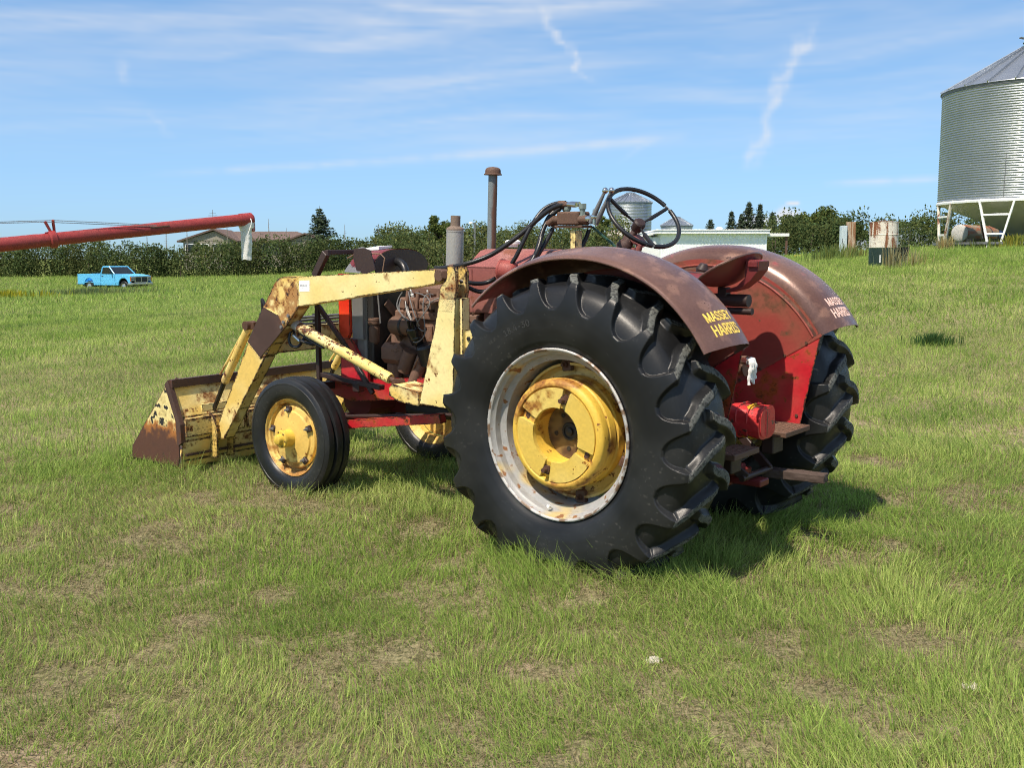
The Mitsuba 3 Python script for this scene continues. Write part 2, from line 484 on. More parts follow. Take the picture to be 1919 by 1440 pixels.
plain('rag_cloth', (0.66, 0.66, 0.64), 0.9)
plain('letter_yellow', (0.75, 0.55, 0.10), 0.5)
plain('marking_rubber', (0.034, 0.035, 0.036), 0.6)
plain('letter_pink', (0.74, 0.50, 0.42), 0.5)
plain('dark_glass', (0.012, 0.016, 0.018), 0.06, specular=0.7)
plain('truck_blue', (0.10, 0.42, 0.70), 0.25, clearcoat=0.6, clearcoat_gloss=0.9)
plain('truck_chrome', (0.6, 0.6, 0.6), 0.25, 0.9)
plain('lamp_amber', (0.55, 0.16, 0.03), 0.3)
plain('lamp_clear', (0.35, 0.37, 0.38), 0.15)
painted('auger_red', lambda p, n, uv: mix((0.30, 0.026, 0.028), (0.22, 0.045, 0.040), fbm(p.x * 2, p.y * 2, p.z * 6, 3)) * (0.8 + 0.4 * fbm(p.x * 14, p.y * 14, p.z * 14, 2)), 0.5)
plain('auger_sock', (0.60, 0.60, 0.58), 0.7)
plain('house_wall', (0.25, 0.23, 0.19), 0.8)
plain('house_roof', (0.110, 0.075, 0.062), 0.8)
plain('hopper_white', (0.42, 0.41, 0.39), 0.6)
plain('plastic_black', (0.015, 0.016, 0.017), 0.45)
plain('fan_blue', (0.02, 0.13, 0.42), 0.35)
plain('drum_green', (0.012, 0.028, 0.022), 0.45)
plain('quonset_grey', (0.36, 0.40, 0.43), 0.45, 0.4)
plain('bark', (0.11, 0.085, 0.065), 0.9)
plain('dead_wood', (0.20, 0.175, 0.15), 0.9)
plain('pale_stone', (0.48, 0.44, 0.38), 0.85)
plain('yellow_flower', (0.7, 0.5, 0.02), 0.6)
scene['leaf'] = {'type': 'principledthin', 'base_color': {'type': 'mesh_attribute', 'name': 'vertex_color'}, 'roughness': 0.55, 'diff_trans': 0.6, 'spec_trans': 0.0, 'eta': 1.4}
scene['grass_blade'] = {'type': 'principledthin', 'base_color': {'type': 'mesh_attribute', 'name': 'vertex_color'}, 'roughness': 0.5, 'diff_trans': 1.0, 'spec_trans': 0.0, 'eta': 1.4}


def soil_fn(p, n, uv):
    a = fbm(p.x * 1.3, p.y * 1.3, 0.0, 3)
    b = fbm(p.x * 17, p.y * 17, 1.0, 3)
    c = 0.5 * fbm(p.x * 150, p.y * 40, 2.0, 2) + 0.5 * fbm(p.x * 45, p.y * 160, 5.0, 2)
    c = smoothstep(0.25, 0.75, c)
    far = smoothstep(7, 30, dr.sqrt(p.x * p.x + p.y * p.y))
    soil = mix((0.17, 0.125, 0.088), (0.31, 0.24, 0.17), smoothstep(0.35, 0.7, b * 0.6 + c * 0.4))
    thatch = mix((0.085, 0.078, 0.040), (0.27, 0.235, 0.14), c)
    near = mix(thatch, soil, smoothstep(0.56, 0.68, a * 0.6 + b * 0.4))
    green = mix((0.15, 0.20, 0.055), (0.24, 0.27, 0.10), a * 0.6 + b * 0.4)
    return mix(near, green, far * 0.82 + 0.12)


scene['soil'] = two({'type': 'diffuse', 'reflectance': mikit.proc(soil_fn)})


def bucket_fn(p, n, uv):
    """Bucket side: paint left towards the top, bare brown steel worn by digging below a ragged line."""
    big = fbm(p.x * 6, p.y * 6, p.z * 6, 3)
    mid = fbm(p.x * 26, p.y * 26, p.z * 18, 3)
    fine = fbm(p.x * 110, p.y * 110, p.z * 90, 2)
    c = mix((0.66, 0.52, 0.18), (0.74, 0.64, 0.32), mid) * (0.85 + 0.3 * fine)
    c = mix(c, (0.02, 0.018, 0.018), smoothstep(0.56, 0.60, mid * 0.6 + big * 0.4))
    h = p.z + (big - 0.5) * 0.28 + (mid - 0.5) * 0.24
    rust = mix((0.085, 0.035, 0.022), (0.34, 0.13, 0.03), smoothstep(0.36, 0.47, h))
    rust = rust * (0.8 + 0.4 * fine)
    c = mix(c, rust, 1 - smoothstep(0.47, 0.54, h))
    worn = 1 - smoothstep(0.0, 0.012, uv.x + (mid - 0.5) * 0.02)
    return mix(c, (0.06, 0.03, 0.022), worn)


scene['bucket_side'] = two({'type': 'principled', 'base_color': mikit.proc(bucket_fn), 'roughness': 0.6})


def can_fn(p, n, uv):
    big = fbm(p.x * 11, p.y * 11, p.z * 11, 3)
    fine = fbm(p.x * 80, p.y * 80, p.z * 80, 2)
    c = mix((0.42, 0.018, 0.022), (0.55, 0.05, 0.05), fine)
    c = mix(c, (0.10, 0.05, 0.04), smoothstep(0.60, 0.66, big * 0.6 + fine * 0.4))
    return mix(c, (0.62, 0.36, 0.02), smoothstep(0.72, 0.74, big))


scene['red_can'] = two({'type': 'principled', 'base_color': mikit.proc(can_fn), 'roughness': 0.4})
scene['rusty_tank'] = two({'type': 'principled', 'base_color': mikit.proc(
    lambda p, n, uv: mix((0.22, 0.17, 0.11), (0.26, 0.09, 0.035), smoothstep(0.42, 0.6, fbm(p.x * 3, p.y * 3, p.z * 9, 3)))), 'roughness': 0.7})
scene['post_wood'] = two({'type': 'principled', 'base_color': mikit.proc(
    lambda p, n, uv: mix((0.40, 0.31, 0.22), (0.24, 0.12, 0.06), smoothstep(0.4, 0.65, fbm(p.x * 40, p.y * 40, p.z * 2.5, 3)))), 'roughness': 0.9})
plain('fascia_grey', (0.47, 0.52, 0.54), 0.6)
plain('dark_plank', (0.060, 0.040, 0.032), 0.8)
scene['clod'] = two({'type': 'diffuse', 'reflectance': mikit.proc(lambda p, n, uv: mix((0.14, 0.105, 0.075), (0.26, 0.20, 0.14), fbm(p.x * 30, p.y * 30, p.z * 30, 3)))})

# ---------------------------------------------------------------- the ground


def tractor_plane(x, y):
    n, o = TM[:3, 2], TM[:3, 3]
    return o[2] - (n[0] * (x - o[0]) + n[1] * (y - o[1])) / n[2]


ctrl = [(x, y, tractor_plane(x, y)) for x, y in ((-3, 0), (0, 0), (3, 0), (-2.5, 3), (0, 3), (2.5, 3), (-3.5, 6), (-1, 6), (1, 6), (2.8, 6), (-2.5, 9), (0.5, 9.5), (-4, -6), (4, -6))]
ctrl += [(4.2, 8.5, 0.22), (6.5, 15.0, 0.86), (7.75, 21.6, 1.50), (9.6, 21.6, 1.66), (13.4, 29.0, 1.88), (6.4, 13.0, 0.62), (10.0, 14.0, 1.05), (18, 26, 1.85), (12, 36, 1.80), (11.5, 45.0, 1.62), (20, 45, 1.75),
         (-12.5, 30, 0.05), (-27.6, 72.0, -0.42), (-14, 60, -0.20), (-44, 88, -0.06), (-25, 92, 0.02), (-6.5, 50, 0.2), (3, 40, 0.75), (-8, 100, 1.0), (11, 85, 1.1), (25, 90, 1.2), (44, 100, 1.3),
         (-25, 25, -0.2), (-50, 50, -0.5), (-20, -30, -0.3), (30, -20, 0.8), (40, 30, 2.0), (-70, 140, 0.2), (0, 160, 1.0), (70, 160, 1.4), (-160, 60, -0.3), (160, 80, 1.5), (0, -150, 0), (-30, 8, -0.1)]
CP = np.array(ctrl)


def _tps(d2):
    return np.where(d2 > 0, 0.5 * d2 * np.log(np.maximum(d2, 1e-12)), 0.0)


_K = _tps(((CP[:, None, :2] - CP[None, :, :2]) ** 2).sum(-1))
_P = np.c_[np.ones(len(CP)), CP[:, :2]]
_sol = np.linalg.solve(np.block([[_K + 0.02 * np.eye(len(CP)), _P], [_P.T, np.zeros((3, 3))]]), np.r_[CP[:, 2], 0, 0, 0])


def smooth_ground(x, y):
    x, y = np.asarray(x, float), np.asarray(y, float)
    r = np.hypot(x, y)
    k = np.minimum(1, 190 / np.maximum(r, 1e-9))
    xc, yc = x * k, y * k
    out = np.zeros_like(x) + _sol[-3] + _sol[-2] * xc + _sol[-1] * yc
    for (cx, cy, _), w in zip(CP, _sol[:-3]):
        out += w * _tps((xc - cx) ** 2 + (yc - cy) ** 2)
    return out


def ground_z(x, y):
    x, y = np.asarray(x, float), np.asarray(y, float)
    r = np.hypot(x, y)
    p = np.stack([x, y, np.zeros_like(x)], -1)
    bump = (meshkit.fbm(p * 1.7, 3, seed=3) - 0.5) * 0.07 + (meshkit.fbm(p * 9, 2, seed=4) - 0.5) * 0.02
    mound = 0.0
    for mx, my, mr, mh in MOUNDS:
        mound = mound + mh * np.exp(-((x - mx) ** 2 + (y - my) ** 2) / mr ** 2)
    return smooth_ground(x, y) + bump * np.clip(r / 2, 0.4, 1) + mound


MOUNDS = [(-2.02, 5.45, 0.13, 0.035), (1.62, 5.5, 0.14, 0.05), (1.95, 5.3, 0.12, 0.04), (1.55, 3.9, 0.3, 0.02)] + [(*(TM @ np.array([x, y, 0, 1]))[:2], 0.32, .042) for x, y in ((-.35, 1.0), (.1, 1.05), (-.75, .8))]
BARE = [(-2.02, 5.42, 0.16), (1.62, 5.45, 0.16), (1.98, 5.25, 0.16), (1.62, 4.05, 0.34), (2.1, 4.0, 0.22), (-1.35, 4.25, 0.2), (-0.45, 3.9, 0.2), (-1.1, 4.6, 0.16), (0.12, 3.75, 0.2), (2.35, 6.2, 0.2), (0.35, 4.4, 0.14),
        (-0.35, 5.05, 0.16), (2.6, 7.4, 0.3), (3.0, 6.6, 0.2), (1.1, 3.55, 0.2)]
RR = np.r_[0, np.geomspace(0.6, 3000, 300)]
AA = np.radians(np.r_[np.linspace(-42, 42, 240), np.linspace(42, 318, 90)[1:-1]])
gr, ga = np.meshgrid(RR, AA, indexing='ij')
gx, gy = gr * np.sin(ga), gr * np.cos(ga)
gv = np.stack([gx, gy, ground_z(gx, gy)], -1).reshape(-1, 3)
na = len(AA)
ii, jj = np.meshgrid(np.arange(len(RR) - 1), np.arange(na), indexing='ij')
gf = np.stack([ii * na + jj, (ii + 1) * na + jj, (ii + 1) * na + (jj + 1) % na, ii * na + (jj + 1) % na], -1).reshape(-1, 4)
gf = np.vstack([gf[:, [0, 2, 1]], gf[:, [0, 3, 2]]])
gm = trimesh.Trimesh(gv, gf, process=True)
gm.update_faces(gm.nondegenerate_faces())
single('ground', gm, 'soil', 'dry brown soil and thatch showing between the grass of the sloping field', kind='structure', smooth=True)

# ---------------------------------------------------------------- the tractor: wheels
TR = thing('tractor', 'old faded red tractor with yellow front loader standing in the grass', 'tractor')


def tp(parent, name, mesh, bsdf, smooth=35, at=None, **kw):
    """A part of the tractor: modelled in the tractor's frame (or at a place of it)."""
    return part(parent, name, mesh, bsdf, smooth, TM if at is None else TM @ at, **kw)


def rear_tyre():
    N, NT, NS = 20, 860, 72
    E = np.array([(0, .755), (.06, .754), (.12, .748), (.170, .738), (.200, .727), (.217, .708), (.228, .675), (.235, .64), (.2385, .60), (.239, .56), (.236, .52), (.229, .48), (.218, .447), (.209, .43), (.198, .412)])
    Cc = np.array([(0, .716), (.06, .715), (.12, .710), (.150, .703), (.172, .690), (.190, .673), (.204, .650), (.2145, .624), (.2225, .597), (.239, .56), (.236, .52), (.229, .48), (.218, .447), (.209, .43), (.198, .412)])
    s = np.r_[0, np.cumsum(np.linalg.norm(np.diff(E, axis=0), axis=1))]
    s /= s[-1]
    sh, sb = s[4], s[8]
    # samples: dense over tread and shoulder
    u = np.r_[np.linspace(0, s[8], 56)[:-1], np.linspace(s[8], 1, NS - 55)]
    e, c = PchipInterpolator(s, E)(u), PchipInterpolator(s, Cc)(u)
    th = np.arange(NT) * 2 * np.pi / NT
    pitch = 2 * np.pi / N
    sm = lambda a, b, x: (lambda t: t * t * (3 - 2 * t))(np.clip((x - a) / (b - a), 0, 1))
    rows, masks = [], []
    for sgn in (-1, 1):
        ph = math.radians(9.6) + (0.0 if sgn > 0 else pitch / 2)
        y = e[:, 0]
        R = e[:, 1]
        # this side's lugs, and the inner ends of the other side's lugs that cross the middle
        def lug(t, phase):
            k = np.clip(t / 0.205, -0.3, 1)
            lead = (0.118 * (1 - k) + 0.022 * np.sin(np.pi * np.clip(k, 0, 1))) / 0.74
            d = (th[None, :] - phase - lead[:, None] + pitch / 2) % pitch - pitch / 2
            hw = 0.0185 + 0.005 * np.clip(k, 0, 1)
            m = 1 - np.clip((np.abs(d) * 0.74 - hw[:, None]) / 0.020, 0, 1)
            return m * sm(-0.052, -0.044, t)[:, None]
        tread = np.maximum(lug(y, ph), lug(-y, ph + pitch / 2))
        v = np.clip((u - sh) / (sb - sh), 0, 1)
        d = (th[None, :] - ph + pitch) % pitch - pitch / 2
        hw = (0.5 * pitch * R - 0.021) * (1 - 0.30 * v) * np.sqrt(np.clip(1 - v ** 4.5, 0, 1))
        skew = 0.012 * v
        pocket = 1 - sm(-0.010, 0.002, np.abs(d * R[:, None] + skew[:, None]) - hw[:, None])
        side = 1 - pocket
        w = sm(sh - 0.012, sh + 0.012, u)[:, None]
        m = tread * (1 - w) + side * w
        m = np.where(u[:, None] >= sb, 1.0, m)
        q = c[:, None, :] * (1 - m[..., None]) + e[:, None, :] * m[..., None]
        # fine mould lines on the sidewall
        rr = q[..., 1]
        q[..., 0] += 0.0022 * np.exp(-((rr - 0.592) / 0.004) ** 2) + 0.0015 * np.exp(-((rr - 0.50) / 0.003) ** 2) + 0.002 * np.exp(-((rr - 0.445) / 0.004) ** 2)
        q[..., 0] *= sgn
        rows.append(q)
        masks.append(m)
    q = np.concatenate([rows[0][::-1], rows[1][1:]], 0)
    X, Z, Y = q[..., 1] * np.sin(th), q[..., 1] * np.cos(th), q[..., 0]
    flat = -0.690
    Y = Y * (1 + 0.10 * np.clip((-0.45 - Z) / 0.25, 0, 1) ** 2)
    Z = np.maximum(Z, flat)
    v = np.stack([X, Y, Z], -1).reshape(-1, 3)
    n, k = q.shape[0], NT
    i, j = np.meshgrid(np.arange(n - 1), np.arange(k), indexing='ij')
    f = np.stack([i * k + j, i * k + (j + 1) % k, (i + 1) * k + (j + 1) % k, (i + 1) * k + j], -1).reshape(-1, 4)
    f = np.vstack([f[:, [0, 1, 2]], f[:, [0, 2, 3]]])
    m = trimesh.Trimesh(v, f, process=False)
    return m


def tyre_fn(p, n, uv):
    """Rubber: worn grey and stubbly on the lug tops (u = 1), smooth and dark elsewhere."""
    base = rubber_fn(p, n, uv)
    w = fbm(p.x * 90, p.y * 90, p.z * 90, 3)
    top = mix((0.040, 0.043, 0.041), (0.15, 0.155, 0.14), w)
    return mix(base, top, smoothstep(0.80, 0.95, uv.x) * (0.35 + 0.65 * smoothstep(0.35, 0.5, w)))


scene['tyre_rubber'] = two({'type': 'principled', 'base_color': mikit.proc(tyre_fn), 'roughness': mikit.proc(lambda p, n, uv: 0.40 + 0.45 * smoothstep(0.8, 0.95, uv.x)), 'specular': 0.36})
_tyre = rear_tyre()
_r = np.hypot(_tyre.vertices[:, 0], _tyre.vertices[:, 2])
_ay = np.abs(_tyre.vertices[:, 1])
_top = np.clip((_r - (np.interp(_ay, [0, .06, .12, .17, .2, .21], [.755, .754, .748, .738, .727, .717]) - 0.006)) / 0.004, 0, 1) * (_ay < 0.207)
_tyre_uv = np.stack([_top, np.zeros_like(_top)], 1)
_tn = None
TYRE = {**mikit.ply(_tyre, 'tyre_rubber', smooth=True, uv=_tyre_uv)}

RY, RZ = 0.745, 0.71


def ring_profile(pts):
    """A turned closed loop: (radius, y) pairs round the y axis."""
    return lathe(pts + pts[:1], axis=(0, 1, 0), n=96, cap=False)


def rear_wheel(sgn):
    at = np.eye(4)
    at[:3, 3] = (0, sgn * RY, RZ)
    if sgn < 0:
        at[:3, :3] = np.diag([-1, -1, 1])
    w = tp(TR, 'rear_wheel', ring_profile([(.4125, .207), (.408, .212), (.398, .207), (.394, .194), (.383, .185), (.380, .150), (.352, .135), (.350, .02), (.350, -.10), (.383, -.13), (.394, -.194), (.4125, -.207), (.405, -.19), (.392, -.13), (.36, -.11), (.36, .12), (.39, .145), (.40, .19)]), 'white_rim', 40, at)
    k = numbered(w + '__tyre')
    a2 = np.eye(4)
    a2[:3, 3] = at[:3, 3]
    scene[k] = {**TYRE, **frame(TM @ a2)}
    tp(w, 'rim_flange', ring_profile([(.4135, .204), (.4135, .2095), (.408, .2135), (.402, .212), (.398, .2075), (.399, .203), (.406, .2075)]), 'rusty_lip', 40, at)
    # the dished disc far inside, with the dark hub in its middle
    tp(w, 'wheel_disc', lathe([(.0, -.005), (.16, -.005), (.165, .012), (.30, .012), (.318, .03), (.318, .06), (.33, .06), (.33, -.02), (.0, -.02)], axis=(0, 1, 0), n=80, cap=False), 'yellow_bare', 35, at)
    tp(w, 'hub_plate', lathe([(.150, .012), (.150, .074), (.144, .080), (0, .080)], axis=(0, 1, 0), n=48, cap=False), 'hub_dirt', 35, at)
    tp(w, 'axle_hub', cat(lathe([(.046, .080), (.046, .086), (.042, .090), (.034, .090), (.032, .084), (0.0, .084)], axis=(0, 1, 0), n=40, cap=False),
                          lathe([(.020, .084), (.018, .094), (.006, .096), (0, .096)], axis=(0, 1, 0), n=20, cap=False)), 'black_steel', 30, at)
    for a in range(5):
        t = math.radians(a * 72 + 30)
        q0 = np.array([.085 * math.sin(t), .080, .085 * math.cos(t)])
        tp(w, 'hub_bolt', lathe([(.011, 0), (.011, .004), (0, .004)], q0, (0, 1, 0), 14), 'black_steel', 30, at)
    for a in range(6):
        t = math.radians(a * 60 + 8)
        d = np.array([math.sin(t), 0, math.cos(t)])
        e = np.array([math.cos(t), 0, -math.sin(t)])
        M = np.eye(4)
        M[:3, :3], M[:3, 3] = np.stack([e, [0, 1, 0], d], 1), d * 0.322
        cl = tp(w, 'rim_clamp', box([-.026, .03, -.032], [.026, .062, .030], .004), 'rust_brown', 30, at @ M)
        tp(cl, 'bolt', cat(hexnut((0, .062, 0), (0, 1, 0), .016, .014), rod((0, .07, 0), (0, .094, 0), .008)), 'rust_bolt', 30, at @ M)
    # cast wheel weights stacked on the disc: two flat rings and the slotted face
    if sgn > 0:
        for y0, y1, r in ((.012, .075, .268), (.08, .138, .265)):
            tp(w, 'wheel_weight', ring_profile([(r - .006, y0), (r, y0 + .008), (r, y1 - .008), (r - .008, y1), (.15, y1), (.145, y0)]), 'yellow_weight', 35, at)
        th = np.linspace(0, 2 * np.pi, 96, endpoint=False)
        face = ring_profile([(.262, .143), (.268, .152), (.268, .186), (.262, .197), (.248, .2065), (.236, .2065), (.228, .199), (.2255, .190), (.2255, .143)])
        tp(w, 'weight_rim', face, 'yellow_weight', 35, at)

        def sector(a0, a1, r0, r1, y0, y1):
            a = np.radians(np.linspace(a0, a1, 40))
            o = np.stack([r1 * np.sin(a), r1 * np.cos(a)], 1)
            i = np.stack([r0 * np.sin(a[::-1]), r0 * np.cos(a[::-1])], 1)
            pl = Polygon(np.vstack([o, i])).buffer(-.004).buffer(.004)
            m = trimesh.creation.extrude_polygon(pl, y1 - y0, engine='earcut')
            return trimesh.Trimesh(np.stack([m.vertices[:, 0], y0 + (y1 - y0) - m.vertices[:, 2], m.vertices[:, 1]], 1), m.faces, process=False)
        # four raised quarter plates (slots between them), seen from outside: angle from up, towards the front
        for a0, a1, y1 in ((-12, 59, .206), (73, 157, .206), (171, 239, .206), (253, 337, .206)):
            tp(w, 'weight_plate', sector(a0, a1, .132, .2262, .150, y1), 'yellow_cast', 30, at)
        tp(w, 'weight_bore', ring_profile([(.137, .012), (.131, .18), (.137, .1995), (.226, .178), (.226, .15), (.15, .012)]), 'yellow_weight', 35, at)
        for a in (-16, 164):
            t = math.radians(a)
            p0 = np.array([.178 * math.sin(t), .19, .178 * math.cos(t)])
            tp(w, 'weight_bolt', cat(hexnut(p0, (0, 1, 0), .021, .020), lathe([(.027, 0), (.027, .004)], p0, (0, 1, 0), 20), rod(p0, p0 + [0, .046, 0], .011)), 'rust_bolt', 30, at)
        for a in (66, 246):
            t = math.radians(a)
            p0 = np.array([.185 * math.sin(t), .178, .185 * math.cos(t)])
            tp(w, 'weight_bolt', cat(hexnut(p0, (0, 1, 0), .018, .012)), 'rust_bolt', 30, at)
        t = math.radians(172)
        p0 = np.array([.372 * math.sin(t), .158, .372 * math.cos(t)])
        tp(w, 'valve_stem', cat(rod(p0, p0 * [.97, 1, .97] + [0, .022, 0], .005), rod(p0 * [.97, 1, .97] + [0, .022, 0], p0 * [.96, 1, .96] + [0, .034, 0], .008)), 'white_paint', 30, at)
        # size marking moulded into the sidewall
        txt = meshkit.text_mesh('18.4-30', 0.030, depth=0.0016)
        v = np.array(txt.vertices)
        r = 0.527 + v[:, 1]
        a = math.radians(-1) - (v[:, 0] - np.ptp(v[:, 0]) / 2) / 0.54 + math.radians(24)
        yy = np.interp(r, [.48, .52, .56, .60], [.229, .236, .239, .2385]) + v[:, 2] - 0.0002
        k2 = tp(w, 'size_marking', trimesh.Trimesh(np.stack([r * np.sin(a), yy, r * np.cos(a)], 1), txt.faces, process=False), 'marking_rubber', False, at)
    return w


rear_wheel(1)
rear_wheel(-1)


def front_wheel(sgn, x, y, z, steer):
    at = shift(x, sgn * y, z) @ rot(steer) @ (np.eye(4) if sgn > 0 else np.diag([-1.0, -1, 1, 1]))
    # y here is the plane of the outer rim flange
    c = -0.07
    w = tp(TR, 'front_wheel', lathe([(r, v + c) for r, v in ((.2525, .07), (.249, .076), (.243, .07), (.240, .058), (.229, .052), (.226, .03), (.208, .022), (.206, -.03), (.226, -.045), (.240, -.06), (.2525, -.072), (.246, -.055), (.232, -.04), (.214, -.03), (.214, .02), (.234, .045), (.247, .06), (.2525, .07))], axis=(0, 1, 0), n=80, cap=False), 'yellow_wheel', 40, at)
    prof = [(.2515, .066), (.258, .078), (.272, .088), (.290, .0935), (.318, .0965), (.342, .0955), (.344, .0975), (.350, .0975), (.352, .0945), (.364, .0905), (.372, .087)]
    # ribs: shoulder, groove, middle, groove, shoulder
    ribs = [(.3785, .0825), (.380, .070), (.381, .048), (.378, .042), (.358, .035), (.358, .029), (.384, .021), (.386, .012), (.386, -.012), (.384, -.021), (.358, -.029), (.358, -.035), (.378, -.042), (.381, -.048), (.380, -.070), (.3785, -.0825)]
    full = prof + ribs + [(r, -v) for r, v in prof[::-1]]
    ty = lathe([(r, v * 1.03 + c) for r, v in full], axis=(0, 1, 0), n=120, cap=False)
    vz = np.array(ty.vertices)
    vz[:, 2] = np.maximum(vz[:, 2], -0.368)
    tp(w, 'tyre', trimesh.Trimesh(vz, ty.faces, process=False), 'rubber', 28, at)
    tp(w, 'wheel_disc', lathe([(0, .012), (.078, .012), (.086, .006), (.15, -.002), (.166, -.004), (.172, -.014), (.200, -.020), (.206, -.03), (.206, -.04), (0, -.03)], axis=(0, 1, 0), n=64, cap=False), 'yellow_wheel', 40, at)
    tp(w, 'hub_cap', lathe([(.056, .010), (.050, .05), (.050, .062), (.057, .066), (.057, .080), (.053, .085), (.036, .087), (.034, .092), (.033, .106), (.029, .116), (.017, .122), (.0, .123)], axis=(0, 1, 0), n=40, cap=False), 'yellow_plain', 40, at)
    for a in range(6):
        t = math.radians(a * 60 + 20)
        d = np.array([math.sin(t), 0, math.cos(t)])
        tp(w, 'hub_bolt', hexnut(d * .046 + [0, .085, 0], (0, 1, 0), .0055, .005), 'rust_bolt', 25, at)
    for a in range(5):
        t = math.radians(a * 72 + 6)
        d = np.array([math.sin(t), 0, math.cos(t)])
        e = np.array([math.cos(t), 0, -math.sin(t)])
        M = np.eye(4)
        M[:3, :3], M[:3, 3] = np.stack([e, [0, 1, 0], d], 1), d * .178
        b = tp(w, 'rim_clamp', box([-.020, -.016, -.016], [.020, .004, .024], .003), 'dark_brown', 30, at @ M)
        tp(b, 'bolt', cat(hexnut((0, .004, 0), (0, 1, 0), .012, .010), rod((0, .01, 0), (0, .03, 0), .006)), 'grey_steel', 25, at @ M)
    return w


FX, FY, FZ = 2.33, 0.643, 0.367
front_wheel(1, FX, FY, FZ, 1.0)
front_wheel(-1, FX, FY + .13, FZ + .015, 1.0)

# ---------------------------------------------------------------- the tractor: fenders, tank, engine, controls


def fender(sgn):
    sec = np.array([(.862, .826), (.858, .832), (.848, .838), (.80, .852), (.74, .866), (.68, .874), (.62, .876), (.56, .871), (.515, .860), (.482, .840), (.462, .812), (.453, .780), (.450, .745)])
    t = np.r_[0, np.cumsum(np.linalg.norm(np.diff(sec, axis=0), axis=1))]
    u = np.linspace(0, t[-1], 46)
    S = PchipInterpolator(t, sec)(u)
    phi = np.radians(np.linspace(46, -59.5, 90))
    grow = np.interp(np.degrees(phi), [-60, -35, 0, 46], [.016, .016, -.002, .0])
    tan = np.gradient(S, axis=0)
    nrm = np.stack([tan[:, 1], -tan[:, 0]], 1)
    nrm /= np.linalg.norm(nrm, axis=1, keepdims=True)
    layers = []
    for off in (0.0, 0.004):
        Q = S + nrm * off
        R = Q[None, :, 1] + grow[:, None]
        X, Z = R * np.sin(phi)[:, None] - 0.004, R * np.cos(phi)[:, None] + RZ
        layers.append(np.stack([X, np.broadcast_to(Q[None, :, 0], X.shape), Z], -1))
    n, k = layers[0].shape[:2]
    v = np.concatenate([l.reshape(-1, 3) for l in layers])
    i, j = np.meshgrid(np.arange(n - 1), np.arange(k - 1), indexing='ij')
    q = np.stack([i * k + j, i * k + j + 1, (i + 1) * k + j + 1, (i + 1) * k + j], -1).reshape(-1, 4)
    F = [q, q[:, ::-1] + n * k]
    loop = np.r_[np.arange(k), np.arange(1, n) * k + k - 1, (n - 1) * k + np.arange(k - 2, -1, -1), np.arange(n - 2, 0, -1) * k]
    l2 = np.roll(loop, -1)
    F.append(np.stack([loop, l2, l2 + n * k, loop + n * k], 1))
    f = np.vstack(F)
    f = np.vstack([f[:, [0, 1, 2]], f[:, [0, 2, 3]]])
    m = trimesh.Trimesh(v, f, process=False)
    m.vertices[:, 1] *= sgn
    trimesh.repair.fix_normals(m)
    fk = tp(TR, 'fender', m, 'fender_paint', 40)
    # beaded edge of the outer lip
    edge = layers[0][:, 0, :].copy()
    edge[:, 1] *= sgn
    tp(fk, 'edge_bead', tube(edge, .006, 8), 'fender_paint', 40)
    # the flat inner side plate (upper: one sheet with the crown) and the bolted lower plate
    a = np.radians(np.linspace(44, -58.5, 50))
    arc = np.stack([.80 * np.sin(a), .80 * np.cos(a) + RZ], 1)
    up = np.vstack([arc, [(-.455, .965), (-.20, .815), (.30, .78), (.52, .86)]])
    tp(fk, 'side_plate', prism(up, sgn * .4475, sgn * .4515), 'red_faded', False)
    low = np.array([(-.699, 1.128), (-.467, .976), (-.20, .820), (.28, .77), (.34, .62), (-.500, .605), (-.600, .625)])
    tp(fk, 'lower_plate', prism_uv(low, sgn * .444, sgn * .447), 'red_paint', False)
    tp(fk, 'pressed_rib', tube(np.stack([.765 * np.sin(a[4:]), np.full(len(a) - 4, sgn * .447), .765 * np.cos(a[4:]) + RZ], 1), .006, 8), 'red_faded', 40)
    tp(fk, 'flange_strip', bar((-.700, sgn * .4425, 1.122), (-.20, sgn * .4425, .815), .004, .016, .001), 'red_faded', False)
    for xb, zb_ in ((-.62, 1.075), (-.50, 1.0), (-.36, .915), (-.24, .845), (-.58, .68), (-.40, .655)):
        tp(fk, 'bolt', hexnut((xb, sgn * .4435, zb_), (0, -sgn, 0), .009, .007), 'rust_bolt', False)
    # the maker's name lettered on the rear end of the crown, top of the letters forward
    for row, (word, phi0) in enumerate((('MASSEY', -51.1), ('HARRIS', -55.8))):
        txt = meshkit.text_mesh(word, (.046, .053)[row], depth=0.0012, bold=True)
        txt = txt.subdivide_to_size(.012)
        tv = np.array(txt.vertices)
        wid = np.ptp(tv[:, 0])
        sx = .205 / wid
        along = (tv[:, 0] - tv[:, 0].min()) * sx
        # the words read from the outside of the near fender inwards; both fenders read left to right from behind
        ycen = .768 - along if sgn > 0 else -.545 + .012 * row - along
        yy = np.abs(ycen)
        R = np.interp(yy, S[::-1, 0], S[::-1, 1]) + .016 + .0046 + tv[:, 2]
        ph = math.radians(phi0) + (tv[:, 1]) / .87
        tm = trimesh.Trimesh(np.stack([R * np.sin(ph) - .004, ycen, R * np.cos(ph) + RZ], 1), txt.faces, process=False)
        tp(fk, 'lettering', tm, 'letter_yellow' if sgn > 0 else 'letter_pink', False)
    return fk


fender(1)
fender(-1)

